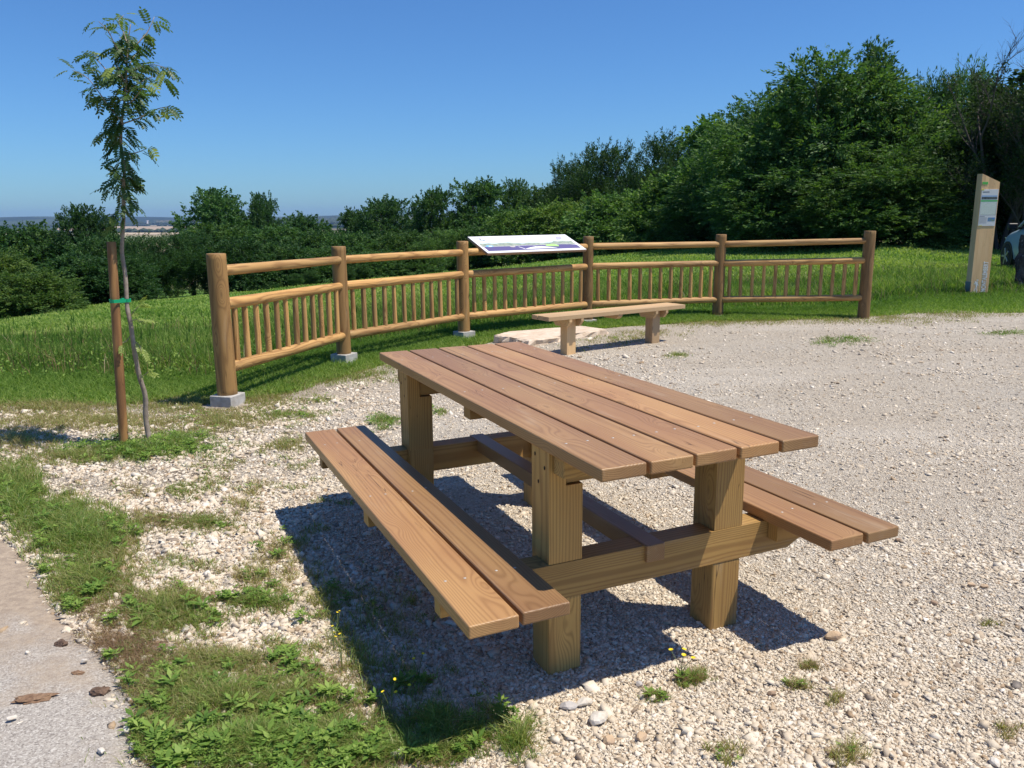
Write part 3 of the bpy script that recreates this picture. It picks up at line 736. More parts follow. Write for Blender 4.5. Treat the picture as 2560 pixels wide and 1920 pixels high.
# walker pictogram
wp = [ell(.118, .335, .016, .017, 14), [(.085, .30), (.118, .312), (.128, .29), (.118, .20), (.092, .20), (.088, .25)], [(.056, .255), (.070, .315), (.09, .32), (.082, .262)],
      [(.118, .29), (.15, .235), (.145, .225), (.112, .262)], [(.094, .205), (.108, .20), (.128, .13), (.115, .075), (.103, .08), (.112, .13)], [(.092, .205), (.104, .20), (.075, .13), (.035, .09), (.028, .10), (.062, .14)], [(.146, .235), (.150, .235), (.12, .07), (.117, .07)]]
mb = MB()
for k, p in enumerate(wp): mb.raw([(a*.95, -.0015-.0002*k, b*.92-.02) for a, b in p], [list(range(len(p)))])
mb.build('walker_symbol', bpy.data.materials['letter_white'], to)
# ------------------------------------------------------------------ stake, sapling, tie
sp = G(268, 970, -.06); zs = float(terrain(sp[0], sp[1]))
b0 = np.array([sp[0], sp[1], zs-.05]); t0 = AT(240.5, 522, sp[1]+.06)
mb = MB(); mb.log(b0*0, t0-b0, .029, .027, 18, 12, wob=.01, chamf=.004)
tag(mb.build('tree_stake', W_STK, None, tuple(b0)), 'straight round brown stake tied to the young tree', 'stake')

def tube(mb, pts, rad, seg=8):
    pts = [np.array(p, float) for p in pts]; V = []; Fs = []
    for i, p in enumerate(pts):
        d = pts[min(i+1, len(pts)-1)]-pts[max(i-1, 0)]; d /= np.linalg.norm(d)
        t = np.array([0, 0, 1.]) if abs(d[2]) < .9 else np.array([1., 0, 0])
        a = np.cross(d, t); a /= np.linalg.norm(a); b = np.cross(a, d)
        for k in range(seg):
            th = 2*math.pi*k/seg; V.append(p+(a*math.cos(th)+b*math.sin(th))*rad[i])
    for i in range(len(pts)-1):
        for k in range(seg): Fs.append([i*seg+k, i*seg+(k+1) % seg, (i+1)*seg+(k+1) % seg, (i+1)*seg+k])
    Fs.append([(len(pts)-1)*seg+k for k in range(seg)])
    mb.raw(V, Fs, True)
def smooth_path(P, n=6):
    P = np.array(P, float); out = []
    Q = np.vstack([2*P[0]-P[1], P, 2*P[-1]-P[-2]])
    for i in range(1, len(Q)-2):
        for t in np.linspace(0, 1, n, endpoint=False):
            a, b, c, d = Q[i-1:i+3]
            out.append(.5*((2*b)+(-a+c)*t+(2*a-5*b+4*c-d)*t*t+(-a+3*b-3*c+d)*t**3))
    out.append(P[-1]); return np.array(out)
tb = G(324, 961, -.06); ty = tb[1]
TR = [(325, 963), (315, 904), (313.6, 855), (301, 812), (290.7, 759), (282, 699), (275, 664), (271, 600), (264, 550), (264, 520), (267, 470), (266.7, 400), (268.4, 366), (261.7, 316), (263, 266), (271, 200), (273.3, 150), (276.7, 93), (282, 52)]
tp = np.array([AT(x, y, ty+.02*math.sin(i)) for i, (x, y) in enumerate(TR)]); tp[0] = (tb[0], tb[1], float(terrain(tb[0], tb[1]))-.02)
sap = empty('rowan_sapling', tuple(tp[0]), 0, 'slender young tree with feathery leaves tied to the stake', 'young tree')
so = tp[0].copy()
tps = smooth_path(tp-so, 5); nT = len(tps)
trad = np.interp(np.linspace(0, 1, nT), [0, .25, .5, .8, 1], [.0165, .0135, .0115, .007, .0025])
trad = trad*(1+.10*np.sin(np.arange(nT)*1.9)**8)
mb = MB(); tube(mb, tps, trad, 12)
s3 = 1/3.0
BR = [([(790, 790), (700, 680), (620, 570), (560, 500), (470, 455)], -.05), ([(815, 560), (730, 500), (640, 400), (560, 345)], .12), ([(820, 420), (780, 350), (745, 290), (700, 200), (640, 140)], -.15),
      ([(830, 300), (800, 210), (770, 140), (800, 100)], .1), ([(840, 340), (920, 250), (960, 200), (1000, 110)], .08), ([(820, 500), (900, 440), (1000, 420), (1090, 450)], -.1),
      ([(815, 600), (900, 540), (980, 500), (1060, 500)], .15), ([(800, 800), (900, 765), (1010, 710), (1090, 690)], -.05), ([(800, 700), (870, 640), (930, 560)], -.2), ([(790, 900), (745, 880), (700, 870)], .05),
      ([(795, 1000), (880, 990), (950, 965)], .0), ([(805, 1170), (840, 1150), (870, 1170)], .04), ([(800, 1230), (750, 1215), (700, 1225)], .0), ([(803, 1390), (760, 1385), (700, 1395)], .0),
      ([(805, 1180), (770, 1160), (735, 1140)], -.05), ([(800, 650), (720, 640), (640, 640), (570, 590)], .1), ([(815, 480), (860, 380), (900, 330)], .2), ([(790, 750), (770, 850), (750, 900)], .1), ([(815, 560), (780, 470), (760, 430)], -.2)]
brs = []
for pts, dep in BR:
    P = np.array([AT(x*s3, y*s3, ty+dep*k/(len(pts)-1)*1.3) for k, (x, y) in enumerate(pts)])-so
    P = smooth_path(P, 5); brs.append(P); tube(mb, P, np.linspace(.0048, .0016, len(P)), 6)
low = [[(277, 690), (290, 672), (300, 662)], [(279, 700), (292, 690), (304, 694)], [(283, 722), (275, 735), (262, 742)], [(286, 735), (300, 745), (306, 760)], [(303, 815), (315, 808), (322, 800)]]
lows = []
for pts in low:
    P = np.array([AT(x, y, ty-.03*k) for k, (x, y) in enumerate(pts)])-so; P = smooth_path(P, 4); lows.append(P); tube(mb, P, np.linspace(.003, .0012, len(P)), 5)
mb.build('trunk', BARK2, sap)
# pinnate fronds
FV = []; FF = []; FR = []; fn = 0
def frond(p, d, L, r, droop=.9, pairs=9):
    pairs -= 1
    global fn
    d = np.array(d, float); d /= np.linalg.norm(d)
    side = np.cross(d, [0, 0, 1.]); side /= (np.linalg.norm(side)+1e-9); tw = random.uniform(-.8, .8)
    pos = np.array(p, float); step = L/(pairs+1.5); prev = pos.copy()
    for i in range(pairs+1):
        d = d+np.array([0, 0, -droop*.16]); d /= np.linalg.norm(d)
        nx = pos+d*step
        s_ = np.cross(d, [0, 0, 1.]); s_ = s_/(np.linalg.norm(s_)+1e-9); up_ = np.cross(s_, d)
        s2 = s_*math.cos(tw)+up_*math.sin(tw); n2 = np.cross(s2, d)
        w_ = .0011
        FV.extend([pos-s2*w_, pos+s2*w_, nx+s2*w_, nx-s2*w_]); FF.append([fn, fn+1, fn+2, fn+3]); FR.extend([r]*4); fn += 4
        if i >= 1:
            ll = L*.25*math.sin(math.pi*(i+1.2)/(pairs+3.2))**.6; lw = ll*.23
            for sg in ((-1, 1) if i < pairs else (0,)):
                ld = (s2*sg+d*.55+n2*random.uniform(-.25, .1)-np.array([0, 0, .15])) if sg else d
                ld = ld/np.linalg.norm(ld); lp = np.cross(ld, n2); lp /= np.linalg.norm(lp)
                b_ = nx; m1 = b_+ld*ll*.35; m2 = b_+ld*ll*.75; tpp = b_+ld*ll-n2*ll*.08
                FV.extend([b_, m1+lp*lw, m2+lp*lw*.8, tpp, m2-lp*lw*.8, m1-lp*lw]); FF.append([fn, fn+1, fn+2, fn+3, fn+4, fn+5]); FR.extend([min(1, max(0, r+random.uniform(-.12, .12)))]*6); fn += 6
        pos = nx
for P in brs:
    L = np.sum(np.linalg.norm(np.diff(P, axis=0), axis=1)); n_ = max(2, int(L/.024))
    for k in range(n_+1):
        t = (k+.4)/(n_+.4); i = min(len(P)-2, int(t*(len(P)-1))); p = P[i]+(P[i+1]-P[i])*(t*(len(P)-1)-i)
        bd = P[i+1]-P[i]; bd /= np.linalg.norm(bd)
        q = np.array([random.gauss(0, .7), random.gauss(0, .7), random.uniform(-.2, .5)])+bd*random.uniform(.3, 1.2)
        young = 1. if (k == n_ and random.random() < .7) else random.choice([0, .1, .2, .3, .45])
        if p[2] > 2.55: young = random.choice([.5, .8, 1., .6])
        frond(p, q, random.uniform(.095, .155), young, random.uniform(.7, 1.3), random.choice([7, 8, 9]))
for t in np.concatenate([np.linspace(.555, .97, 100)]):
    i = int(t*(nT-1)); p = tps[i]; a = random.uniform(0, 6.28)
    frond(p, (math.cos(a), math.sin(a), random.uniform(-.1, .5)), random.uniform(.11, .17), random.choice([0, .1, .2, .3]), random.uniform(.9, 1.4))
for P in lows:
    for q in (-1, -2, 2, 3, -3):
        frond(P[q], P[-1]-P[0]+np.array([random.gauss(0, .05), random.gauss(0, .05), .02]), random.uniform(.07, .12), 1., .9, 7)
def poly_mesh(name, V, Fs, mat, attr=None, smooth=False):
    me = bpy.data.meshes.new(name); me.from_pydata([tuple(v) for v in V], [], Fs)
    if attr is not None:
        a = me.attributes.new('r', 'FLOAT', 'POINT'); a.data.foreach_set('value', np.array(attr, np.float32))
    me.materials.append(mat); return me
link('foliage', poly_mesh('foliage', FV, FF, L_ROW, FR), sap)
# green tie round stake and trunk
p1 = AT(249.5, 650, sp[1]+.02); p2 = AT(274.5, 649, ty+.0)
mb = MB(); pts = []
for (c, r_, a0, a1) in ((p1, .034, R(80), R(280)), (p2, .018, R(-90), R(90))):
    for a in np.linspace(a0, a1, 12): pts.append(c+np.array([r_*math.cos(a), r_*math.sin(a), 0]))
pts.append(pts[0]); V = []; nP = len(pts)
for p in pts: V.extend([p+np.array([0, 0, -.011]), p+np.array([0, 0, .011])])
V2 = [(np.array(v)-p1) for v in V]
mb.raw(V2+[v*np.array([1.07, 1.07, 1]) for v in V2], [[2*i, 2*i+2, 2*i+3, 2*i+1] for i in range(nP-1)]+[[2*nP+2*i, 2*nP+2*i+2, 2*nP+2*i+3, 2*nP+2*i+1] for i in range(nP-1)]+[[2*i+1, 2*i+3, 2*nP+2*i+3, 2*nP+2*i+1] for i in range(nP-1)])
mb.box((p2-p1)*.62, (.012, .03, .03), 0, 0, .002)
tag(mb.build('tree_tie', simple('green_rubber', (.0, .30, .13), .45), None, tuple(p1)), 'bright green strap holding the sapling to its stake', 'tree tie')

# ------------------------------------------------------------------ standing stone at the right edge
sx_ = G(2212, 628, .0); z_ = float(terrain(sx_[0]+.2, sx_[1]))
bm = bmesh.new(); bmesh.ops.create_cube(bm, size=1); bmesh.ops.subdivide_edges(bm, edges=bm.edges[:], cuts=9, use_grid_fill=True)
rg = np.random.default_rng(5)
for v in bm.verts:
    x, y, z = v.co; k = 1+.05*math.sin(z*9+1)+.03*math.sin(z*23)
    v.co = Vector((x*.62*k+rg.normal(0, .012)+.02*math.sin(y*12), y*.26*k+rg.normal(0, .012), (z+.5)*(1.04+.05*math.sin(x*8))+rg.normal(0, .01)-.05))
me = bpy.data.meshes.new('standing_stone'); bm.to_mesh(me); bm.free()
m, nt, b = mat_new('dark_lichen_stone'); n = N(nt); tcn = n('ShaderNodeTexCoord').outputs['Object']
c = n.mix(n.mapr(n.noise(tcn, 7., 6, .65).outputs['Fac'], .45, .6, 0, 1), (.045, .038, .04), (.10, .085, .085))
c = n.mix(n.mapr(n.noise(tcn, 16., 5, .6).outputs['Fac'], .60, .66, 0, .8), c, (.34, .32, .30))
nt.links.new(c, b.inputs['Base Color']); b.inputs['Roughness'].default_value = .9
nt.links.new(n('ShaderNodeBump', {'Strength': 1., 'Distance': .03, 'Height': n.noise(tcn, 12., 6, .7).outputs['Fac']}).outputs[0], b.inputs['Normal'])
me.materials.append(m)
o = link('standing_stone', me, None, (sx_[0]+.20, sx_[1], z_)); o.rotation_euler = (0, 0, -.25)
tag(o, 'rough dark upright stone block blotched with lichen in front of the car', 'standing stone')

# ------------------------------------------------------------------ parked car, front towards the yard
Wf = AT(2170, 580, 20.2); CX, CY = Wf[0]+.60, Wf[1]-1.46; cz = float(terrain(CX, CY)); fa = math.atan2(.98, .19)
car = empty('parked_car', (CX, CY, cz), fa, 'pale silver blue hatchback parked on the grass behind the dark standing stone', 'car')
# local: +x forward, y left ; stations along x: (x, halfwidth_bottom, halfwidth_mid, z_bottom, z_sill, z_belt)
PAINT = simple('silver_blue_paint', (.38, .50, .56), .28, .2); GLASS = simple('dark_glass', (.015, .02, .022), .08); BLK = simple('black_plastic', (.015, .015, .016), .5); TYRE = simple('tyre_rubber', (.018, .018, .018), .85); RIM = simple('alloy_rim', (.5, .5, .52), .35, .8)
def loft(sections, mat, name, parent, close=True):
    mb = MB(); k = len(sections[0]); V = [p for s in sections for p in s]; Fs = []
    for i in range(len(sections)-1):
        for j in range(k-1): Fs.append([i*k+j, i*k+j+1, (i+1)*k+j+1, (i+1)*k+j])
    Fs.append(list(range(k))); Fs.append([(len(sections)-1)*k+j for j in range(k)][::-1])
    mb.raw(V, Fs, True)
    return mb.build(name, mat, parent)
ST_ = [(2.02, .55, .30, .42, .62), (1.98, .66, .24, .50, .70), (1.85, .76, .20, .56, .78), (1.55, .83, .18, .60, .86), (1.2, .855, .18, .64, .92), (.8, .86, .18, .66, .99), (0, .865, .18, .66, 1.0), (-1., .86, .18, .68, 1.03), (-1.6, .84, .2, .70, 1.05), (-1.85, .80, .24, .70, 1.0), (-1.95, .70, .30, .66, .9)]
secs = []
for x, w, zb_, zm, zt in ST_:
    half = [(w*.86, zb_), (w*.97, zb_+.08), (w, (zb_+zm)/2+.05), (w*.995, zm), (w*.95, zt-.07), (w*.86, zt), (w*.45, zt+.03)]
    secs.append([(x, -a, b) for a, b in half]+[(x, a, b) for a, b in half[::-1]])
body = loft(secs, PAINT, 'body', car)
GS = [(1.0, .74, .97, .0), (.72, .735, 1.02, .16), (.25, .71, 1.02, .42), (-.2, .70, 1.02, .47), (-.9, .69, 1.03, .46), (-1.45, .68, 1.04, .38), (-1.85, .66, 1.0, .06)]
secs = []
for x, w, zb_, h_ in GS:
    half = [(w+.06, zb_-.02), (w*.97, zb_+h_*.5), (w*.86, zb_+h_*.92), (w*.6, zb_+h_)]
    secs.append([(x, -a, b) for a, b in half]+[(x, a, b) for a, b in half[::-1]])
loft(secs, GLASS, 'window', car)
secs = []
for x, w, z0_ in ((.28, .60, 1.445), (-.2, .63, 1.495), (-.9, .62, 1.495), (-1.5, .58, 1.43)):
    secs.append([(x, -w, z0_-.02), (x, -w*.6, z0_+.02), (x, w*.6, z0_+.02), (x, w, z0_-.02), (x, w*.9, z0_-.05), (x, -w*.9, z0_-.05)])
loft(secs, PAINT, 'roof', car)
for s in (-1, 1):
    mb = MB(); tube(mb, [(1.0, s*.79, .97), (.72, s*.76, 1.16), (.27, s*.66, 1.44)], [.03, .03, .03], 6); mb.build('pillar', PAINT, car)
    mb = MB(); tube(mb, [(-.35, s*.80, 1.0), (-.35, s*.655, 1.47)], [.03, .03], 6); mb.build('pillar', PAINT, car)
    mb = MB(); mb.box((.82, s*.98, 1.03), (.10, .22, .15), 0, 0, .035, seg=3); mb.box((.84, s*.86, .99), (.05, .12, .04), 0, 0, .005); mb.build('mirror', BLK, car)
    mb = MB(); mb.poly([(-.0, 0), (.22, .02), (.30, .14), (.05, .10)], .06, ((1.93, s*.42, .60), (0, s, 0), (0, 0, 1), (-1, 0, 0))); mb.build('headlight', simple('lamp_glass', (.6, .62, .65), .1) if 'lamp_glass' not in bpy.data.materials else bpy.data.materials['lamp_glass'], car)
    for wx in (1.32, -1.28):
        mb = MB(); mb.log((wx, s*.70, .30), (wx, s*.875, .30), .305, .305, 32, 4, chamf=.03); w_ = mb.build('wheel', TYRE, car)
        mb = MB(); mb.log((wx, s*.80, .30), (wx, s*.882, .30), .21, .20, 24, 3)
        w2 = mb.build('rim', BLK, w_)
        mb = MB()
        for k in range(5):
            a = k*2*math.pi/5; mb.box((wx+.11*math.cos(a), s*.884, .30+.11*math.sin(a)), (.19, .02, .05), axis=0, bevel=.004, rot=np.array(Matrix.Rotation(-a, 3, 'Y')))
        mb.build('spokes', RIM, w_)
        mb = MB(); mb.log((wx, s*.60, .31), (wx, s*.868, .31), .35, .35, 32, 2); mb.build('wheel_arch', BLK, car)
mb = MB(); mb.box((1.985, 0, .36), (.10, 1.15, .15), 0, 0, .02); mb.build('grille', BLK, car)
mb = MB(); mb.box((2.04, 0, .50), (.02, .50, .11), 0, 0, .003); mb.build('number_plate', simple('plate_white', (.7, .7, .7), .4), car)

# ------------------------------------------------------------------ trees
def leaves_arrays(P, nrm, L, Wd, r):
    """diamond leaves at P; long axis random around nrm (n,3)"""
    n = len(P); d = nrm+RNG.normal(0, .55, (n, 3)); d[:, 2] -= .15; d /= np.linalg.norm(d, axis=1)[:, None]
    q = RNG.normal(size=(n, 3)); q[:, 2] += .3; s = np.cross(d, q); s /= np.linalg.norm(s, axis=1)[:, None]; u = np.cross(s, d)
    L = L[:, None]; Wd = Wd[:, None]
    V = np.stack([P, P+d*L*.45+s*Wd-u*L*.05, P+d*L, P+d*L*.45-s*Wd-u*L*.05], 1)
    return V.reshape(-1, 3), np.repeat(r, 4)
def crown(name, blobs, n, leaf, aspect, clump=.22, per=34, upright=0., core=.35):
    """blobs: rows of (x,y,z,rx,ry,rz)"""
    B = np.array(blobs, float); area = (B[:, 3]*B[:, 4]+B[:, 3]*B[:, 5]+B[:, 4]*B[:, 5]); pr_ = area/area.sum()
    nc = n//per; bi = RNG.choice(len(B), nc, p=pr_)
    d = RNG.normal(size=(nc, 3)); d /= np.linalg.norm(d, axis=1)[:, None]
    rad = np.where(RNG.uniform(0, 1, nc) < core, RNG.uniform(.4, .9, nc), RNG.uniform(.86, 1.12, nc))
    C_ = B[bi, :3]+d*B[bi, 3:]*rad[:, None]
    # twig axis of every clump
    ax = d+np.array([0, 0, upright])+RNG.normal(0, .35, (nc, 3)); ax /= np.linalg.norm(ax, axis=1)[:, None]
    tl = RNG.uniform(.6, 1.5, nc)*clump*2.2
    k = np.repeat(np.arange(nc), per); t = RNG.uniform(-.5, .5, len(k))
    P = C_[k]+ax[k]*(t*tl[k])[:, None]+RNG.normal(0, clump*.36, (len(k), 3))*(1.05-.8*np.clip(t+.5, 0, 1)[:, None])
    L = leaf*RNG.uniform(.7, 1.3, len(k)); r = np.clip(RNG.uniform(0, 1, nc)[k]*.6+RNG.uniform(0, .4, len(k)), 0, 1)
    P[:, 2] = np.maximum(P[:, 2], .02)
    V, rr = leaves_arrays(P, ax[k]*.8+d[k]*.4, L, L*aspect, r)
    m_ = len(V)//4
    return np_mesh(name, V, [np.arange(m_*4).reshape(-1, 4)], L_TREE, {'r': rr})
def blobset(seed, n, H, Rr_, z0=.0, shape='round'):
    rg = np.random.default_rng(seed); out = []
    for i in range(n):
        a = rg.uniform(0, 6.28); t = rg.uniform(0, 1)
        if shape == 'round': z = z0+(H-z0)*(.12+.76*t); prof = math.sin(math.pi*(.18+.72*t))**.7
        elif shape == 'bush': z = H*(.1+.75*t); prof = math.sqrt(max(.05, 1-(t*.95)**2))
        else: z = z0+(H-z0)*(.1+.8*t); prof = (1-t*.75)
        r_ = Rr_*prof*rg.uniform(.35, .8); s = Rr_*rg.uniform(.24, .46)*(.55+.6*prof)
        out.append((r_*math.cos(a), r_*math.sin(a), z, s, s, s*rg.uniform(.7, 1.05)))
    out.append((0, 0, z0+(H-z0)*.5, Rr_*.6, Rr_*.6, (H-z0)*.38))
    return out
def trunk_mesh(H, r, seed, spread=1.6, limbs=7, top=.8):
    rg = np.random.default_rng(seed); mb = MB(); P = [(0, 0, -.6)]+[(rg.normal(0, .12)*k, rg.normal(0, .12)*k, H*top*k/5) for k in range(1, 6)]
    P = smooth_path(P, 4); tube(mb, P, np.linspace(r, r*.2, len(P)), 10)
    for k in range(limbs):
        i = int(len(P)*(.3+.6*k/limbs)); p = P[i]; a = rg.uniform(0, 6.28); l = spread*rg.uniform(.7, 1.2)
        Q = smooth_path([p, p+np.array([math.cos(a)*l*.5, math.sin(a)*l*.5, l*.35]), p+np.array([math.cos(a)*l, math.sin(a)*l, l*.9])], 4)
        tube(mb, Q, np.linspace(r*.4, r*.08, len(Q)), 7)
    me = bpy.data.meshes.new('trunk'); me.from_pydata([tuple(q) for q in np.concatenate(mb.v)], [], mb.f); me.polygons.foreach_set('use_smooth', np.ones(len(me.polygons), bool)); me.materials.append(BARK); return me
def proto(seed, shape, n, leaf, aspect, H=8, Rr_=3.2, nb=26, z0=0., **kw):
    cm = crown('crown', blobset(seed, nb, H, Rr_, z0, shape), n, leaf, aspect, **kw); vv = np.empty(len(cm.vertices)*3, np.float32); cm.vertices.foreach_get('co', vv); vv = vv.reshape(-1, 3)
    return cm, trunk_mesh(H*.9, .17, seed), float(np.percentile(vv[:, 2], 99.3)), float(np.percentile(abs(vv[:, 0]), 96))
PR = {'chest': proto(1, 'round', 90000, .155, .19, nb=34, clump=.27, per=26, core=.3),
      'chest2': proto(8, 'bush', 90000, .165, .19, nb=34, clump=.27, per=26, core=.3),
      'broad': proto(2, 'round', 46000, .17, .33, nb=26, clump=.30, per=30, z0=.3),
      'broad2': proto(3, 'round', 46000, .16, .33, nb=18, clump=.26, per=26, z0=1.2),
      'spiky': proto(4, 'round', 52000, .18, .16, nb=30, clump=.36, per=30, upright=1.6, z0=.2),
      'bush': proto(5, 'bush', 46000, .16, .28, H=5, Rr_=3.4, nb=28, clump=.30, per=26),
      'wisp': proto(6, 'cone', 9000, .19, .17, H=8, Rr_=1.5, nb=12, clump=.30, per=16, upright=.8, z0=2.5, core=.1)}
used = {}
def place_tree(name, cat, label, cx, top, wpx, depth, kind, col=(1, 1, 1), group='trees beyond the meadow', sink=.0, rot=None):
    a = cx; hz = 474.6-(a-30)*17.2/2145; x = AT(cx, hz, depth)[0]; y = depth
    zg = float(terrain(x, y)); zt = AT(cx, top, depth)[2]
    cr, trk, H, Rr_ = PR[kind]
    t = empty(name, (x, y, zg-sink), random.uniform(0, 6.28) if rot is None else rot, label, cat, group)
    wm = wpx/1749.*depth; sz = (zt-zg+sink)/H; sx = wm/2/Rr_*(1.12 if group.startswith('trees of the grove') else 1.0)
    c = link('crown', cr, t); jt = random.uniform(.82, 1.15); c.color = (col[0]*jt, col[1]*jt, col[2]*jt, 1)
    link('trunk', trk, t)
    t.scale = (sx, sx, sz)
    return t
DK = (.62, .72, .72); MD = (.9, .95, .9); LT = (1.45, 1.45, 1.05); YL = (1.7, 1.55, 1.0); BL_ = (.55, .68, .8)
GR = 'trees of the grove on the right'; GL = 'trees and bushes below the meadow'
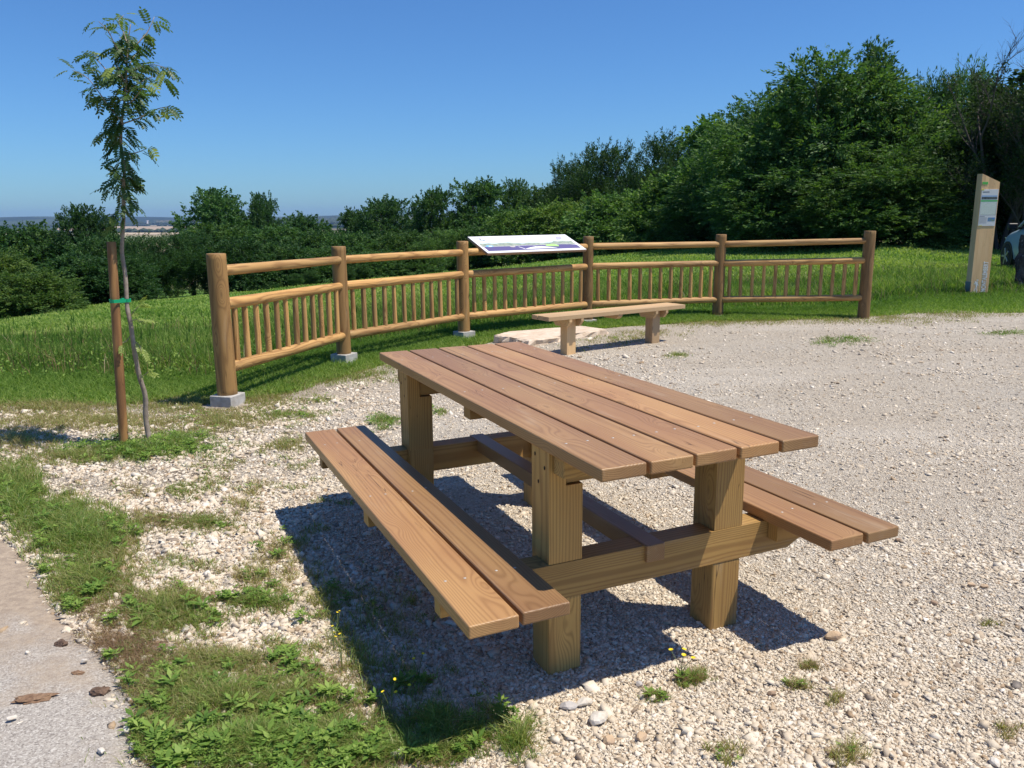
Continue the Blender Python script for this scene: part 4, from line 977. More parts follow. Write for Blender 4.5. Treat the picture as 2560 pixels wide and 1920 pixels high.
for a in [('chestnut_tree', 'tree', 'tallest leafy tree of the right grove above the right part of the fence', 1785, 148, 300, 33, 'chest', (1.05, 1.1, .95), GR),
          ('slim_tree', 'tree', 'thin loose leafy shoot sticking up highest over the right grove against the sky', 1868, 96, 92, 32, 'wisp', (.95, 1.0, .95), GR),
          ('chestnut_tree', 'tree', 'rounded leafy tree just left of the tallest tree of the right grove', 1655, 222, 220, 37, 'chest', (.95, 1.05, .95), GR),
          ('leafy_tree', 'tree', 'lighter green tree on the falling skyline of the right grove', 1555, 268, 190, 43, 'broad', (1.25, 1.3, 1.), GR),
          ('dark_tree', 'tree', 'dark tree with upright tips between the light green tree and the far dark tree', 1450, 300, 170, 54, 'spiky', DK, GR),
          ('dark_tree', 'tree', 'dark pointed tree where the right grove starts to rise', 1320, 320, 160, 60, 'spiky', DK, GR),
          ('dark_tree', 'tree', 'dark tree at the low left shoulder of the right grove', 1235, 352, 120, 63, 'spiky', (.7, .8, .75), GR),
          ('leafy_tree', 'tree', 'small round tree at the left foot of the right grove', 1170, 408, 100, 66, 'broad', MD, GR),
          ('chestnut_bush', 'tree', 'large bulging chestnut bush with long leaves left of the trail post', 1900, 330, 270, 29, 'chest2', (1.2, 1.28, 1.0), GR),
          ('chestnut_bush', 'tree', 'leafy bush below the tallest tree reaching down to the meadow', 1725, 330, 280, 32, 'chest2', (.9, 1., .9), GR),
          ('leafy_bush', 'bush', 'rounded bush at the middle of the right grove foot', 1570, 345, 220, 40, 'chest2', (.95, 1.05, .9), GR),
          ('leafy_bush', 'bush', 'light green domed bush under the falling skyline', 1470, 385, 190, 45, 'bush', LT, GR),
          ('leafy_bush', 'bush', 'pale green bush above the right end of the landscape board', 1345, 420, 190, 50, 'bush', (1.2, 1.25, 1.), GR),
          ('leafy_bush', 'bush', 'yellowish green bush above the middle of the landscape board', 1225, 438, 170, 53, 'bush', YL, GR),
          ('leafy_bush', 'bush', 'yellow green bush above the left end of the landscape board', 1120, 455, 150, 54, 'bush', (1.35, 1.35, 1.), GR),
          ('leafy_tree', 'tree', 'tree with fine grey green top left of the trail post', 1985, 182, 150, 35, 'spiky', (.85, .95, .95), GR),
          ('leafy_tree', 'tree', 'bright green tree with feathery top behind the trail post', 2070, 158, 150, 34, 'spiky', (1.25, 1.3, .95), GR),
          ('dark_tree', 'tree', 'very dark tree above the trail post', 2180, 190, 230, 30, 'broad', (.45, .5, .5), GR),
          ('dark_tree', 'tree', 'dark tree at the right picture edge behind the car', 2330, 120, 330, 29, 'broad', (.5, .55, .5), GR),
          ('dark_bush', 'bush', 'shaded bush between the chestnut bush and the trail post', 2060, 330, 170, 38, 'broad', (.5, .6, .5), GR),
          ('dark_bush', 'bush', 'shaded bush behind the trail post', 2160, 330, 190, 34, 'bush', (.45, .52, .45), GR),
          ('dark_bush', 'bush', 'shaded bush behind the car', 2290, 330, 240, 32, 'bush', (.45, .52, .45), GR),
          ('leafy_tree', 'tree', 'round tree of the middle distance with the broadest crown, left of the landscape board', 1030, 397, 140, 76, 'broad', (.8, .95, .85), GL),
          ('leafy_tree', 'tree', 'round middle distance tree left of the broadest one', 934, 415, 95, 74, 'broad', (.85, 1., .85), GL),
          ('leafy_tree', 'tree', 'lighter loose topped tree behind the left end of the landscape board', 1112, 395, 80, 80, 'broad2', (1.1, 1.15, .95), GL),
          ('dark_tree', 'tree', 'dark rounded tree above the third fence post', 838, 433, 120, 80, 'broad', (.7, .85, .8), GL),
          ('dark_tree', 'tree', 'small dark tree above the second fence post', 768, 458, 85, 82, 'broad', (.7, .85, .8), GL),
          ('leafy_bush', 'bush', 'willowy light bush between the third post and the board', 968, 498, 140, 56, 'spiky', (1.2, 1.25, 1.), GL),
          ('leafy_bush', 'bush', 'bush right of the second post under the dark trees', 860, 505, 160, 58, 'bush', (1., 1.1, .9), GL),
          ('leafy_bush', 'bush', 'bush directly behind the second post', 755, 508, 140, 56, 'bush', (.85, 1., .85), GL),
          ('leafy_bush', 'bush', 'bush hidden behind the landscape board', 1050, 492, 130, 56, 'bush', (.8, .9, .8), GL),
          ('dark_tree', 'tree', 'dark tree between the tall pair and the second post', 655, 468, 110, 88, 'broad', (.7, .85, .8), GL),
          ('tall_tree', 'tree', 'tall broad tree right of the sapling on the skyline, the larger of the pair', 470, 415, 150, 86, 'broad2', (.85, 1., .9), GL),
          ('tall_tree', 'tree', 'tall tree right of the sapling on the skyline, the smaller of the pair', 568, 424, 78, 88, 'broad2', (.7, .85, .8), GL),
          ('leafy_bush', 'bush', 'bushy tree under the larger of the tall pair', 470, 488, 170, 66, 'broad', (1., 1.1, .85), GL),
          ('leafy_bush', 'bush', 'bushy tree under the smaller of the tall pair', 590, 492, 150, 66, 'broad', (.9, 1.05, .9), GL),
          ('leafy_bush', 'bush', 'bush above the first fence panel', 690, 500, 150, 62, 'bush', (.9, 1.05, .9), GL),
          ('dark_tree', 'tree', 'lone dark tree on the skyline left of the sapling', 178, 450, 110, 50, 'broad2', (.72, .88, .85), GL),
          ('leafy_bush', 'bush', 'bush far left below the horizon', 60, 492, 180, 50, 'bush', (.85, 1.02, .95), GL),
          ('leafy_bush', 'bush', 'bush left of the lone dark tree at the picture edge', -60, 492, 180, 48, 'bush', (.85, 1.02, .95), GL),
          ('leafy_bush', 'bush', 'bush between the lone dark tree and the stake top', 215, 512, 150, 44, 'bush', (.8, .95, .9), GL),
          ('leafy_bush', 'bush', 'dense dark bush right of the sapling trunk', 320, 512, 140, 43, 'spiky', (.62, .78, .75), GL),
          ('leafy_bush', 'bush', 'dense dark bush left of the first fence post', 405, 505, 150, 45, 'spiky', (.62, .78, .75), GL),
          ('leafy_bush', 'bush', 'dark hedge bush behind the first fence post', 500, 520, 150, 45, 'bush', (.65, .82, .75), GL),
          ('leafy_bush', 'bush', 'dark hedge bush above the first panel, low one', 600, 530, 150, 47, 'bush', (.75, .9, .8), GL),
          ('leafy_bush', 'bush', 'low hedge bush just left of the second post', 695, 538, 130, 49, 'bush', (.9, 1.05, .85), GL),
          ('leafy_bush', 'bush', 'low hedge bush right of the second post at the meadow rim', 800, 545, 130, 50, 'bush', (.95, 1.05, .85), GL),
          ('leafy_bush', 'bush', 'low hedge bush at the meadow rim under the dark rounded tree', 900, 545, 130, 51, 'bush', (1., 1.1, .9), GL),
          ('leafy_bush', 'bush', 'dark front bush under the lone dark tree', 160, 555, 170, 36, 'bush', (.62, .8, .72), GL),
          ('leafy_bush', 'bush', 'dark front bush at the foot of the hedge beside the stake', 255, 560, 140, 38, 'bush', (.6, .78, .7), GL),
          ('yellowish_bush', 'bush', 'light yellowish green bush nearest on the left', 45, 590, 190, 29, 'bush', (1.35, 1.3, .9), GL),
          ('yellowish_bush', 'bush', 'taller yellowish bush at the left picture edge', -30, 545, 190, 31, 'bush', (1.35, 1.2, .85), GL)]:
    place_tree(*a)
# background filling masses right behind the visible grove
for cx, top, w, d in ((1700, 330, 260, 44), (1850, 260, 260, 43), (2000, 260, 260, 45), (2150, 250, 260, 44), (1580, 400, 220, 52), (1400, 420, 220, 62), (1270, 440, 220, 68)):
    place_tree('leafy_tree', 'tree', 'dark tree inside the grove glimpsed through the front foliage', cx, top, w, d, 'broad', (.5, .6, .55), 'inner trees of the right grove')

# small slender plum trees standing on the meadow in front of the hedge
for i, (cx, top, w, d) in enumerate(((663, 585, 34, 43), (742, 578, 34, 44), (780, 572, 36, 45), (630, 592, 30, 42))):
    place_tree('young_fruit_tree', 'young tree', ['small young tree on the meadow seen through the first fence panel, right of its middle', 'small young tree on the meadow just right of the second post', 'small young tree on the meadow, rightmost of the row', 'small young tree on the meadow, leftmost of the row'][i], cx, top, w, d, 'broad2', (.75, .9, .75), 'young trees on the meadow')

# half dead tree with bare branches on the right
def bare(seed, H):
    rg = np.random.default_rng(seed); mb = MB(); tips = []
    def grow(p, d, L, r, lvl):
        Q = [p]; dd = d/np.linalg.norm(d)
        for k in range(4):
            dd = dd+rg.normal(0, .10, 3)+np.array([0, 0, .04]); dd /= np.linalg.norm(dd); Q.append(Q[-1]+dd*L/4)
        tube(mb, Q, np.linspace(r, r*.45, 5), 6 if lvl < 2 else 4)
        if lvl >= 4: tips.append(Q[-1]); return
        for k in range([5, 5, 6, 5][lvl]):
            i = rg.integers(1, 5); a = rg.uniform(0, 6.28); s = np.array([math.cos(a), math.sin(a), 0.])
            grow(Q[i], dd*.8+s*rg.uniform(.5, 1.)+np.array([0, 0, .15]), L*rg.uniform(.42, .62), r*.42, lvl+1)
    for k in range(3):
        a = 2.1*k+.4; grow(np.array([0, 0, -.3]), np.array([.22*math.cos(a), .22*math.sin(a), 1.]), H*.62, .11, 0)
    me = bpy.data.meshes.new('trunk'); me.from_pydata([tuple(q) for q in np.concatenate(mb.v)], [], mb.f); me.materials.append(simple('dead_bark', (.085, .065, .06), .85)); return me, np.array(tips)
for (cx, top, depth, seed, lab) in ((2168, 45, 27, 3, 'half dead tree with bare twigs standing out against the sky on the right'), (2235, 90, 26, 9, 'second bare twigged tree cut by the right picture edge')):
    hz = 474.6-(cx-30)*17.2/2145; x = AT(cx, hz, depth)[0]; zg = float(terrain(x, depth)); zt = AT(cx, top, depth)[2]
    Hh = (zt-zg)
    me, tips = bare(seed, Hh); zmax = max(v.co.z for v in me.vertices); me.transform(Matrix.Diagonal((.72, .72, Hh/zmax, 1))); tips = tips*np.array([.72, .72, Hh/zmax])
    t = empty('bare_tree', (x, depth, zg), 0, lab, 'tree', GR); link('trunk', me, t)
    tl_ = tips[(tips[:, 2] < Hh*.8)]; tl_ = tl_[RNG.integers(0, len(tl_), 900)]; P = np.repeat(tl_, 14, 0)+RNG.normal(0, .12, (len(tl_)*14, 3))
    V, rr = leaves_arrays(P, np.tile([0, 0, .2], (len(P), 1)), RNG.uniform(.07, .14, len(P)), RNG.uniform(.015, .03, len(P)), RNG.uniform(0, .5, len(P)))
    o = link('crown', np_mesh('crown', V, [np.arange(len(V)).reshape(-1, 4)], L_TREE, {'r': rr}), t); o.color = (.7, .62, .6, 1)
# ------------------------------------------------------------------ grass
def blades(P, h, w, lean, r):
    n = len(P); a = RNG.uniform(0, 2*np.pi, n); s = np.stack([np.cos(a), np.sin(a), np.zeros(n)], -1)
    la = RNG.uniform(0, 2*np.pi, n); l = np.stack([np.cos(la), np.sin(la), np.zeros(n)], -1)*(lean*h)[:, None]
    h_ = h[:, None]; w_ = w[:, None]; up = np.array([0, 0, 1.])
    m = P+l*.3+up*h_*.55; t = P+l+up*h_*(1-.25*lean[:, None])
    V = np.stack([P-s*w_, P+s*w_, m+s*w_*.75, m-s*w_*.75, t], 1).reshape(-1, 3)
    i = np.arange(n)[:, None]*5
    return V, i+np.array([[0, 1, 2, 3]]), i+np.array([[3, 2, 4]]), np.repeat(r, 5)
PXY = np.array(PO)[:5, :2]
def offpost(P): return np.min(np.linalg.norm(P[:, None, :2]-PXY[None], axis=2)-.13-.08*(P[:, None, 1] < PXY[None, :, 1]), axis=1) > 0
class Grass:
    def __init__(s): s.V = []; s.Q = []; s.T = []; s.R = []; s.n = 0
    def add(s, P, h, w, lean, r):
        if len(P) == 0: return
        k = offpost(P); P, h, w, lean, r = P[k], h[k], w[k], lean[k], r[k]
        V, q, t, rr = blades(P, h, w, lean, r); s.V.append(V); s.Q.append(q+s.n); s.T.append(t+s.n); s.R.append(rr); s.n += len(V)
    def build(s, name, mat, label, cat):
        me = np_mesh(name, np.concatenate(s.V), [np.concatenate(s.Q), np.concatenate(s.T)], mat, {'r': np.concatenate(s.R)})
        return tag(link(name, me), label, cat, kind='stuff')
def onground(x, y, dz=0): return np.stack([x, y, terrain(x, y)+dz], -1)
U = RNG.uniform
# meadow: positions sampled evenly over the picture, so density follows distance
g = Grass()
def meadow_pts(n, y0f, y1f):
    """depth between yf+y0f and yf+y1f"""
    a = U(-160, 2380, n); yf = np.interp(a, FX, FY); ye = edge_depth(a)
    d0 = yf+y0f; d1 = np.minimum(yf+y1f, ye+1.5); t = U(0, 1, n); inv = 1/d0+(1/d1-1/d0)*t
    y = 1/inv; x = (a-1106)/1749*y
    return a, x, y
# tall uncut band behind the fence
a, x, y = meadow_pts(170000, .9, 8.5)
yf = np.interp(a, FX, FY); pat = np.sin(x*1.7+np.sin(y*1.1))*np.sin(y*1.3+x*.6)
fade = np.clip((y-yf-.9)/.8, .25, 1)*np.clip((8.5-(y-yf))/3.5, .3, 1)
h = (.20+.08*pat+U(-.08, .1, len(x)))*fade; h = np.clip(h, .04, .5)*np.where(a > 1400, .85, 1.)
g.add(onground(x, y), h, U(.0025, .005, len(x))*(.6+y/11), U(.15, .7, len(x)), np.clip(.42+.22*pat+U(-.42, .5, len(x)), 0, 1))
# mown meadow further out
a, x, y = meadow_pts(120000, 6, 60)
pat = np.sin(x*.8+np.sin(y*.6))*np.sin(y*.5+x*.3)
g.add(onground(x, y), U(.04, .11, len(x))*(1+.2*pat), .004+.0009*y*U(.5, 1, len(x)), U(.2, .9, len(x)), np.clip(.78+.25*pat+U(-.25, .25, len(x)), 0, 1))
# seed stalks
a, x, y = meadow_pts(1500, 1.0, 6); k = (a < 900) | (U(0, 1, len(a)) < .25); x, y = x[k], y[k]
g.add(onground(x, y), U(.35, .62, len(x)), np.full(len(x), .003), U(.05, .25, len(x)), U(.0, .5, len(x)))
a, x, y = meadow_pts(400, 1.0, 6); k = (a < 900); x, y = x[k], y[k]; hh = U(.40, .6, len(x)); P = onground(x, y); P[:, 2] += hh*.75
g.add(P, U(.08, .13, len(x)), np.full(len(x), .008), U(.0, .2, len(x)), U(.1, .4, len(x)))
a, x, y = meadow_pts(5200, 1.0, 7); DRY = (onground(x, y), U(.12, .42, len(x)), np.full(len(x), .0028), U(.05, .7, len(x)), U(.5, 1, len(x)))
# short verge between gravel edge and the tall grass
dx = U(-100, 2330, 130000); ge = gravel_edge(dx); yfD = ge; 
t = U(0, 1, len(dx))**1.1; top_d = np.interp(dx, [-100, 0, 480, 740, 1000, 1270, 1550, 1870, 2000, 2300], [778, 775, 790, 745, 715, 690, 684, 674, 640, 640])
dy = ge+7+(top_d-ge-7)*t
P = G(dx, dy, -.07); P[:, 2] = terrain(P[:, 0], P[:, 1])
thin = np.sin(P[:, 0]*4)*np.sin(P[:, 1]*5+P[:, 0]*2)
k = (U(0, 1, len(P)) < np.clip(.55+2.2*t+.5*thin, 0, 1)); P, t = P[k], t[k]
g.add(P, U(.03, .07, len(P))+.09*t, U(.0018, .0035, len(P))*(.5+P[:, 1]/9), U(.3, 1.1, len(P)), np.clip(.75-.5*t+U(-.3, .3, len(P)), 0, 1))
# right hand grass beyond the gravel up to the trees (open lawn)
g.build('meadow_grass', L_GRASS, 'bright green meadow grass growing beyond the gravel and the fence', 'grass')

# tufts and weeds standing in the gravel: (cx, cy, rx, ry, blades, leaves, height, dryness)
PT_ = [(250, 1392, 60, 20, 3600, 0, .016, 1.), (300, 1425, 60, 20, 2600, 0, .02, .95), (330, 1480, 60, 40, 2600, 60, .03, .8), (240, 1330, 60, 30, 1500, 0, .02, .9), (540, 1615, 210, 42, 12000, 3000, .06, .25), (480, 1520, 170, 60, 9500, 650, .06, .45), (720, 1610, 120, 50, 5500, 1500, .05, .3), (400, 1480, 110, 50, 4500, 400, .05, .5), (480, 1440, 170, 25, 4200, 350, .05, .6), (880, 1640, 120, 22, 2600, 500, .06, .3),
       (300, 1600, 40, 50, 800, 500, .04, .3), (640, 1500, 110, 40, 3500, 700, .04, .5), (600, 1655, 250, 22, 4000, 1500, .05, .2),
       (170, 1165, 85, 55, 8200, 700, .085, .25), (130, 1130, 60, 40, 3200, 300, .08, .25), (40, 1085, 50, 55, 4000, 450, .09, .2), (25, 1035, 45, 30, 2400, 80, .07, .45), (190, 1262, 75, 38, 4600, 550, .06, .4), (160, 1305, 35, 18, 700, 260, .04, .3),
       (240, 1210, 60, 50, 2600, 120, .05, .7), (350, 1330, 70, 36, 2600, 260, .06, .45), (380, 1300, 90, 26, 1800, 70, .05, .7), (430, 1345, 55, 20, 900, 150, .05, .4), (440, 1135, 62, 17, 2700, 120, .035, .35), (330, 1128, 60, 16, 1700, 40, .035, .75),
       (562, 1305, 62, 26, 1900, 420, .05, .3), (560, 1250, 60, 30, 1000, 60, .05, .8), (620, 1210, 45, 40, 700, 50, .05, .8), (600, 1180, 40, 30, 350, 30, .05, .8), (300, 975, 125, 20, 5200, 1900, .06, .12), (395, 955, 50, 18, 2200, 900, .05, .12), (160, 990, 70, 12, 3000, 60, .05, .5),
       (40, 955, 60, 18, 1800, 20, .06, .8), (200, 905, 230, 20, 9500, 60, .05, .75), (480, 905, 60, 22, 1900, 50, .05, .6), (480, 905, 90, 30, 1700, 30, .04, .85), (600, 892, 65, 11, 1700, 120, .04, .35), (693, 855, 28, 10, 420, 60, .04, .5), (660, 890, 60, 8, 500, 60, .03, .4), (833, 905, 30, 14, 700, 260, .05, .15), (620, 965, 32, 15, 620, 20, .05, .65),
       (540, 1060, 40, 20, 350, 20, .04, .8), (385, 1065, 25, 14, 300, 10, .06, .4), (455, 1040, 22, 10, 180, 14, .05, .5), (520, 1095, 35, 14, 260, 10, .05, .7), (150, 1075, 30, 20, 300, 8, .05, .5), (300, 1065, 60, 30, 300, 20, .04, .9), (950, 885, 12, 8, 160, 60, .04, .3), (895, 810, 40, 10, 400, 30, .04, .5),
       (730, 800, 110, 18, 5200, 120, .045, .4), (850, 775, 70, 12, 2200, 60, .05, .3), (640, 815, 70, 15, 2600, 50, .05, .5), (560, 850, 60, 16, 1800, 30, .05, .6), (430, 860, 130, 16, 5200, 40, .05, .6), (1000, 752, 60, 8, 900, 20, .05, .3),
       (760, 1420, 105, 130, 1500, 260, .06, .45), (850, 1330, 120, 80, 600, 60, .05, .6), (960, 1590, 90, 36, 1900, 200, .08, .2), (700, 1300, 60, 60, 500, 60, .06, .6), (900, 1500, 100, 60, 600, 160, .05, .4),
       (1500, 1475, 26, 11, 900, 20, .035, .35), (1412, 1512, 20, 8, 300, 36, .03, .4), (1718, 1492, 26, 8, 260, 10, .03, .6), (1745, 1448, 14, 5, 220, 0, .03, .7), (1120, 1615, 30, 34, 500, 60, .09, .3), (1060, 1560, 26, 20, 260, 10, .08, .4), (2140, 1350, 14, 5, 90, 0, .03, .7), (1800, 1520, 20, 10, 80, 0, .05, .8),
       (1560, 1640, 30, 16, 160, 10, .06, .7), (1830, 1640, 40, 18, 220, 10, .06, .8), (2160, 1590, 30, 14, 120, 0, .04, .8), (1830, 735, 48, 6, 900, 240, .03, .05), (1800, 742, 40, 5, 400, 100, .03, .05), (2175, 720, 42, 3, 700, 160, .03, .05), (1460, 770, 16, 4, 300, 10, .05, .3),
       (1700, 692, 260, 7, 5200, 40, .045, .6), (1500, 700, 110, 8, 1800, 20, .045, .6), (1330, 735, 60, 9, 900, 20, .04, .6), (1400, 722, 70, 6, 700, 10, .04, .7), (2080, 680, 120, 5, 2200, 10, .03, .6), (1920, 690, 60, 6, 600, 10, .03, .7), (1235, 750, 30, 5, 150, 10, .04, .5),
       (80, 870, 200, 12, 6000, 20, .05, .7), (1980, 700, 30, 4, 140, 0, .03, .7)]
g = Grass(); gs = Grass(); gs.add(DRY[0], DRY[1], DRY[2], DRY[3], DRY[4]); LV = []; LR = []
for cx, cy, rx, ry, nb_, nl, hh, dry in PT_:
    nb_ = int(nb_*1.2)
    def smp(n_, clump=True, leafy=0):
        if n_ <= 0: return np.zeros((0, 3)), np.zeros(0)
        nc = max(3, n_//20); u_ = RNG.normal(0, .66, (nc, 2)); u_ = u_[(u_**2).sum(1) < 3.2]; k_ = RNG.integers(0, len(u_), n_)
        q_ = u_[k_]; dx_ = cx+q_[:, 0]*rx+RNG.normal(0, 5.+rx*.03, n_); dy_ = cy+q_[:, 1]*ry+RNG.normal(0, 2.+ry*.03, n_)
        P_ = G(dx_, dy_, -.045); P_[:, 2] = terrain(P_[:, 0], P_[:, 1])+.006
        gz = np.sin(P_[:, 0]*17+3*np.sin(P_[:, 1]*11))*np.sin(P_[:, 1]*19+2*np.sin(P_[:, 0]*9))+.6*np.sin(P_[:, 0]*41+P_[:, 1]*7)*np.sin(P_[:, 1]*37)
        P_ = P_[:]; ok0 = (gz*(1 if leafy else -1) > (-.25 if leafy else -.75)) | (RNG.uniform(0, 1, n_) < .25)
        ok = ok0 & ~(in_pave(dx_+16, dy_) & (RNG.uniform(0, 1, n_) < .97)); return P_[ok], np.linalg.norm(q_, axis=1)[ok]
    P, q = smp(nb_)
    if len(P):
        sc = (.55+.45*np.clip(P[:, 1]/4, .5, 2.4)); h = hh*U(.35, 1.25, len(P))*(1.15-.5*np.clip(q, 0, 1)); g.add(P, h, U(.0009, .0021, len(P))*sc, U(.3, 1.3, len(P)), np.clip(.25+dry*.75+U(-.3, .35, len(P)), 0, 1))
        m_ = int(len(P)*.10*(1+2*dry)); kk = RNG.integers(0, len(P), m_)
        gs.add(P[kk]+RNG.normal(0, .01, (m_, 3))*[1, 1, 0], U(.02, .05, m_), U(.0007, .0013, m_)*sc[kk], U(.8, 2.6, m_), U(0, 1, m_))
    P, q = smp(int(nl*.5), leafy=1)
    for rep in range(1):
        if len(P) == 0: break
        k5 = 5; base = np.repeat(P, k5, 0); base[:, 2] += np.repeat(U(.008, hh*.7, len(P)), k5)
        a_ = np.tile(np.arange(k5)*2*np.pi/k5, len(P))+np.repeat(U(0, 6.28, len(P)), k5)+RNG.normal(0, .15, len(base))
        d = np.stack([np.cos(a_), np.sin(a_), RNG.uniform(-.1, .7, len(base))], -1); d /= np.linalg.norm(d, axis=1)[:, None]
        s = np.stack([-np.sin(a_), np.cos(a_), np.zeros(len(base))], -1); L = np.repeat(U(.007, .017, len(P)), k5)*U(.8, 1.2, len(base)); w = L*.26
        big = np.repeat(U(0, 1, len(P)) < .10, k5); L = np.where(big, L*2.7, L); w = np.where(big, L*.17, w)
        L_, w_ = L[:, None], w[:, None]
        V = np.stack([base, base+d*L_*.55+s*w_+[0, 0, .001], base+d*L_, base+d*L_*.55-s*w_+[0, 0, .001]], 1).reshape(-1, 3)
        LV.append(V); LR.append(np.repeat(np.repeat(U(0, 1, len(P)), k5), 4))
dx = U(-60, 900, 110000); dy = U(850, 1659, 110000); Pq = G(dx, dy, -.045); nz = np.sin(Pq[:, 0]*7+2*np.sin(Pq[:, 1]*5))*np.sin(Pq[:, 1]*8+2*np.sin(Pq[:, 0]*4))+.7*np.sin(Pq[:, 0]*19+Pq[:, 1]*13)*np.sin(Pq[:, 1]*23-Pq[:, 0]*9)
k = (nz > .42+np.clip((dx-300-.25*(1659-dy))/500, 0, 1.2)) & ~in_pave(dx, dy) & (dy > gravel_edge(dx)+5); Pq = Pq[k]; Pq[:, 2] = terrain(Pq[:, 0], Pq[:, 1])+.006
g.add(Pq, U(.012, .04, len(Pq)), U(.0009, .0018, len(Pq))*(.6+Pq[:, 1]/6), U(.5, 1.6, len(Pq)), U(.15, 1, len(Pq)))
kk = U(0, 1, len(Pq)) < .3; gs.add(Pq[kk], U(.015, .04, kk.sum()), U(.0007, .0012, kk.sum()), U(1., 2.8, kk.sum()), U(0, 1, kk.sum()))
g.build('grass_tufts', L_TUFT, 'scattered grass tufts growing through the gravel', 'grass')
gs.build('dry_straw', L_STRAW, 'dead brown straw lying among the tufts', 'straw')
V = np.concatenate(LV); tag(link('ground_cover', np_mesh('ground_cover', V, [np.arange(len(V)).reshape(-1, 4)], L_WEED, {'r': np.concatenate(LR)})), 'low creeping leafy weeds spreading over the gravel and its edge', 'ground cover', kind='stuff')
# broad leaved undergrowth in the tall grass on the left (nettles, clover)
a, x, y = meadow_pts(3000, .8, 4.2); k = (a < 620); x, y = x[k], y[k]
P = onground(x, y); P[:, 2] += U(.02, .24, len(P))*np.clip((y-6.6)/1.5, .3, 1); k5 = 5; base = np.repeat(P, k5, 0)+RNG.normal(0, .02, (len(P)*k5, 3))
nr_ = np.tile([0, 0, .5], (len(base), 1))+RNG.normal(0, .6, (len(base), 3)); V, rr = leaves_arrays(base, nr_, U(.02, .045, len(base)), U(.006, .013, len(base)), U(0, 1, len(base)))
tag(link('tall_weeds', np_mesh('tall_weeds', V, [np.arange(len(V)).reshape(-1, 4)], L_WEED, {'r': rr})), 'dark leafy weeds mixed into the tall grass on the left', 'weeds', kind='stuff')

# ------------------------------------------------------------------ broad leaved rosettes and small flowering plants (things)
C_STEM = simple('plant_stem', (.13, .17, .06), .6); C_YEL = simple('yellow_petal', (.80, .62, .01), .5)
def rosette(dx, dy, s, nl, label):
    p = G(dx, dy, -.045); p[2] = terrain(p[0], p[1])+.006; V = []; Fs = []; k = 0
    for i in range(nl):
        a = i*2.4+random.uniform(-.3, .3); L = s*random.uniform(.6, 1.1); w = L*.15; el = random.uniform(.15, .9)
        for j in range(5):
            t = j/4; rr_ = L*t*math.cos(el*(1-.5*t)); zz = L*t*math.sin(el)*(1-.55*t)+.004; ww = w*math.sin(math.pi*(.08+.86*t))
            V.extend([(rr_*math.cos(a)-ww*math.sin(a), rr_*math.sin(a)+ww*math.cos(a), zz+ww*.25), (rr_*math.cos(a), rr_*math.sin(a), zz), (rr_*math.cos(a)+ww*math.sin(a), rr_*math.sin(a)-ww*math.cos(a), zz+ww*.25)])
            if j: Fs += [[k-3, k-2, k+1, k], [k-2, k-1, k+2, k+1]]
            k += 3
    o = link('leafy_weed', poly_mesh('leafy_weed', V, Fs, L_WEED, [random.uniform(.3, .9)]*len(V), True)); o.location = p
    tag(o, label, 'weed', 'broad leaved weeds on the gravel')
for dx, dy, s, nl, lab in [(128, 1150, .12, 12, 'upright dock like weed in the large green clump on the left'), (32, 1088, .13, 12, 'dark leafy weed at the left picture edge'), (168, 1235, .09, 10, 'weed with spreading leaves at the lower rim of the left clump'), (160, 1312, .07, 9, 'star shaped weed beside the brown dried soil'),
                           (318, 1345, .09, 11, 'leafy weed between gravel and concrete tip'), (398, 1338, .07, 8, 'low weed with one long leaf on the white gravel'), (430, 1352, .06, 7, 'small weed right of the one with the long leaf'), (552, 1310, .07, 9, 'weed beside the left edge of the table shadow'), (448, 1520, .10, 11, 'large leaved weed in the middle of the bottom left green patch'),
                           (380, 1500, .08, 9, 'weed at the top of the bottom left green patch'), (520, 1500, .09, 9, 'tall leaved weed right of centre in the bottom left patch'), (640, 1440, .06, 8, 'weed touching the long shadow edge'), (255, 1135, .06, 8, 'weed right of the left clump on gravel'), (345, 955, .07, 9, 'bright leafy weed at the foot of the sapling')]:
    rosette(dx, dy, s, nl, lab)
def flower_plant(dx, dy, heads, label, hmax=.16, fr=.009):
    p = G(dx, dy, -.045); p[2] = terrain(p[0], p[1])+.006
    t = empty('yellow_flower', tuple(p), 0, label, 'flower', 'yellow flowers in the gravel')
    mb = MB(); tips = []
    for i in range(heads):
        a = random.uniform(0, 6.28); h = hmax*random.uniform(.65, 1.); r_ = .045*random.uniform(.3, 1.)
        P = smooth_path([(0, 0, 0), (r_*.3*math.cos(a), r_*.3*math.sin(a), h*.5), (r_*math.cos(a), r_*math.sin(a), h)], 4); tube(mb, P, np.full(len(P), .0011), 5); tips.append(P[-1])
        q = P[3]; tube(mb, [q, q+np.array([.012*math.cos(a+1), .012*math.sin(a+1), .02])], [.0016, .0004], 4)
    mb.build('stem', C_STEM, t)
    for tp_ in tips:
        mb = MB(); V = [tp_+np.array([0, 0, .001])]; tl = random.uniform(0, .5); ta = random.uniform(0, 6.28)
        m_ = 22
        for k in range(m_):
            a = 2*math.pi*k/m_; rr_ = fr*(1. if k % 2 else .72); V.append(tp_+np.array([rr_*math.cos(a), rr_*math.sin(a), .003+math.cos(a-ta)*rr_*tl]))
        mb.raw(V, [[0, k+1, (k+1) % m_+1] for k in range(m_)]); mb.build('petals', C_YEL, t)
flower_plant(1470, 1470, 4, 'little plant with four bright yellow flowers in front of the table legs', .12, .0085)
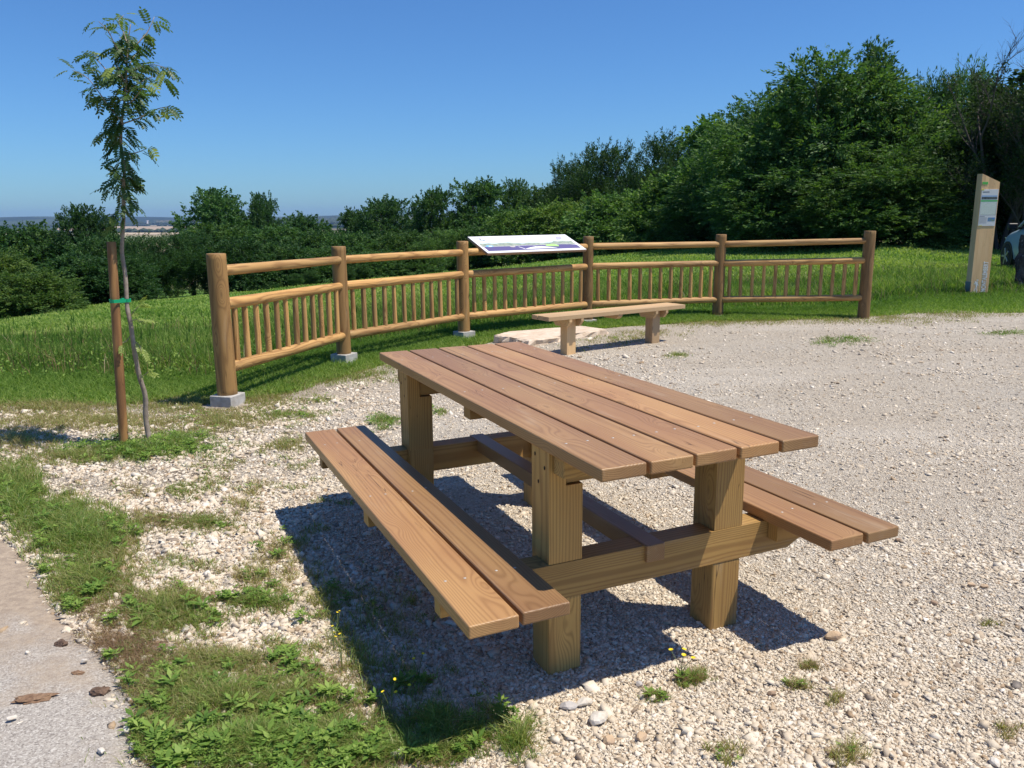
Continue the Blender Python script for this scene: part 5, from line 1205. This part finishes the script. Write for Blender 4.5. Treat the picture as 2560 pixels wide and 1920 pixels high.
for dx, dy, h_, lab in ((722, 1420, .14, 'thin stem with yellow heads inside the table shadow, leftmost'), (740, 1450, .15, 'thin yellow flowered stem in the shadow, second from the left'), (905, 1470, .12, 'yellow flowered stem in the shadow nearest the seat'), (845, 1560, .15, 'yellow flowered stem at the lower left edge of the shadow'), (875, 1550, .13, 'thin yellow flowered stem low in the shadow'), (730, 1370, .10, 'small yellow flower at the upper shadow rim')):
    flower_plant(dx, dy, 2, lab, h_, .0055)

# ------------------------------------------------------------------ far countryside
def at_far(dx, dist, z): hz = 474.6-(dx-30)*17.2/2145; x = AT(dx, hz, dist)[0]; return np.array([x, dist, z])
FLD = simple('stubble_field', (.40, .29, .18), .95, noisec=(.004, (.34, .26, .17))); FLD2 = simple('pale_stubble', (.46, .36, .24), .95)
def zrow(dx, dy): hz = 474.6-(dx-30)*17.2/2145; return (42+CH)*1749/(dy-hz)
for (x0, x1, y0, y1, m, nm) in ((215, 420, 488.5, 499, FLD, 'stubble_field'), (120, 175, 492.5, 499, FLD, 'stubble_field'), (230, 400, 502, 506, FLD2, 'stubble_field'), (300, 420, 486.6, 487.6, FLD2, 'stubble_field')):
    V = []
    for xx, yy in ((x0, y1), (x1, y1), (x1, y0), (x0, y0)):
        d = zrow(xx, yy); V.append(at_far(xx, d, -41.2))
    mb = MB(); mb.raw(V, [[0, 1, 2, 3]]); tag(mb.build(nm, m), kind='structure')
WOOD = simple('far_wood', (.022, .04, .018), .95, noisec=(.03, (.04, .06, .025)))
V = []; Fs = []; k = 0; ico = bmesh.new(); bmesh.ops.create_icosphere(ico, subdivisions=1, radius=1); IV = np.array([v.co[:] for v in ico.verts]); IF = [[v.index for v in f.verts] for f in ico.faces]; ico.free()
def lump(x, y, z, r, h):
    global k
    V.extend(IV*[r, r, h]*(1+RNG.normal(0, .12, (len(IV), 1)))+[x, y, z+h*.3]); Fs.extend([[i+k for i in f] for f in IF]); k += len(IV)
for (x0, x1, dy, n_, r_) in ((225, 415, 500.5, 60, 13), (120, 240, 503, 30, 12), (215, 420, 487.6, 40, 14), (-150, 760, 484.5, 260, 22), (-150, 760, 482, 220, 30), (-150, 760, 479.5, 200, 50), (420, 760, 490, 110, 16), (-150, 180, 489, 110, 15)):
    for j in range(n_):
        xx = random.uniform(x0, x1); 
        if r_ < 20 and math.sin(xx*.21+dy) < -.55: continue
        d = zrow(xx, dy+random.uniform(-.25, .25)); p = at_far(xx, d, -42); lump(p[0], p[1], p[2], r_*random.uniform(.6, 1.6), r_*random.uniform(.5, .9))
tag(link('distant_woods', poly_mesh('distant_woods', V, Fs, WOOD, None, True)), 'far off hedgerows and woods in the hazy plain', 'woods', kind='stuff')
CW = simple('pale_render', (.75, .75, .76), .7)
d = zrow(318, 487.3); p = at_far(317.5, d, -42); hT = (487.3-476)/1749*d
mb = MB(); mb.log((0, 0, 0), (0, 0, hT*.78), hT*.17, hT*.15, 20, 3); mb.log((0, 0, hT*.78), (0, 0, hT), hT*.20, hT*.22, 20, 2)
tag(mb.build('water_tower', CW, None, tuple(p)), 'white water tower far off in the plain right of the sapling trunk', 'water tower')
for i, (xx, dy, w, h, lab) in enumerate(((142, 480.2, 22, 2.4, 'long white hall at the horizon just left of the lone dark tree'), (125, 481, 14, 1.6, 'low pale hall on the horizon, left neighbour of the long white one'), (92, 482.2, 9, 1.3, 'tiny pale building between the far halls and the picture edge'), (2, 482, 7, 3.4, 'pale block building on the horizon at the left picture edge'), (340, 484, 10, 1.2, 'pale farm building right below the water tower'))):
    d = zrow(xx, dy); p = at_far(xx, d, -42); ww = w/1749*d; hh = h/1749*d
    t = empty('distant_building', tuple(p), 0, lab, 'building', 'pale buildings on the horizon')
    mb = MB(); mb.box((0, 0, hh*.4), (ww, ww*.4, hh*.8), 0, 0, 0); mb.build('wall', CW, t)
    mb = MB(); mb.poly([(-ww*.52, 0), (ww*.52, 0), (ww*.48, hh*.22), (-ww*.48, hh*.22)], ww*.42, ((0, -ww*.21, hh*.8), (1, 0, 0), (0, 0, 1), (0, 1, 0))); mb.build('roof', simple('pale_roof', (.6, .58, .58), .7) if 'pale_roof' not in bpy.data.materials else bpy.data.materials['pale_roof'], t)

# ------------------------------------------------------------------ air
bm = bmesh.new(); bmesh.ops.create_cube(bm, size=1); me = bpy.data.meshes.new('haze'); bm.to_mesh(me); bm.free()
hz_ = link('haze', me, None, (0, 0, 40)); hz_.scale = (26000, 26000, 170); tag(hz_, 'thin blue summer haze over the plain', 'haze', kind='stuff')
m = bpy.data.materials.new('haze_air'); m.use_nodes = True; nt = m.node_tree; nt.nodes.clear()
out = nt.nodes.new('ShaderNodeOutputMaterial'); pv = nt.nodes.new('ShaderNodeVolumePrincipled'); pv.inputs['Color'].default_value = (.36, .57, 1., 1); pv.inputs['Density'].default_value = HAZE
nt.links.new(pv.outputs[0], out.inputs['Volume']); me.materials.append(m)

# ------------------------------------------------------------------ light
SD = Vector((.47, -.09, 1.)).normalized(); el = math.asin(SD.z); az = math.atan2(SD.x, SD.y)
sl_ = bpy.data.lights.new('sun', 'SUN'); sl_.energy = SUN_E; sl_.angle = R(.53); sl_.color = (1., .92, .79)
so_ = bpy.data.objects.new('sun', sl_); COL.objects.link(so_); so_.rotation_euler = SD.to_track_quat('Z', 'Y').to_euler()
w = bpy.data.worlds.new('World'); scene.world = w; w.use_nodes = True; nt = w.node_tree
bg = nt.nodes['Background']; sky = nt.nodes.new('ShaderNodeTexSky'); sky.sky_type = 'NISHITA'; sky.sun_disc = False
sky.sun_elevation = el; sky.sun_rotation = az; sky.air_density = 1.; sky.dust_density = .4; sky.ozone_density = 4.5; sky.altitude = 100
tm = nt.nodes.new('ShaderNodeMix'); tm.data_type = 'RGBA'; tm.blend_type = 'MULTIPLY'; tm.inputs[0].default_value = 1; tm.inputs[7].default_value = (.385, .63, .90, 1)
nt.links.new(sky.outputs[0], tm.inputs[6]); nt.links.new(tm.outputs[2], bg.inputs['Color']); bg.inputs['Strength'].default_value = SKY_E

scene.render.engine = 'CYCLES'
try:
    scene.cycles.max_bounces = 6; scene.cycles.diffuse_bounces = 3; scene.cycles.transmission_bounces = 4; scene.cycles.volume_bounces = 0; scene.cycles.transparent_max_bounces = 8
except Exception: pass
scene.render.resolution_x = 1024; scene.render.resolution_y = 768
vs = scene.view_settings; vs.view_transform = 'Standard'; vs.look = 'None'; vs.exposure = EXPO; vs.gamma = 1
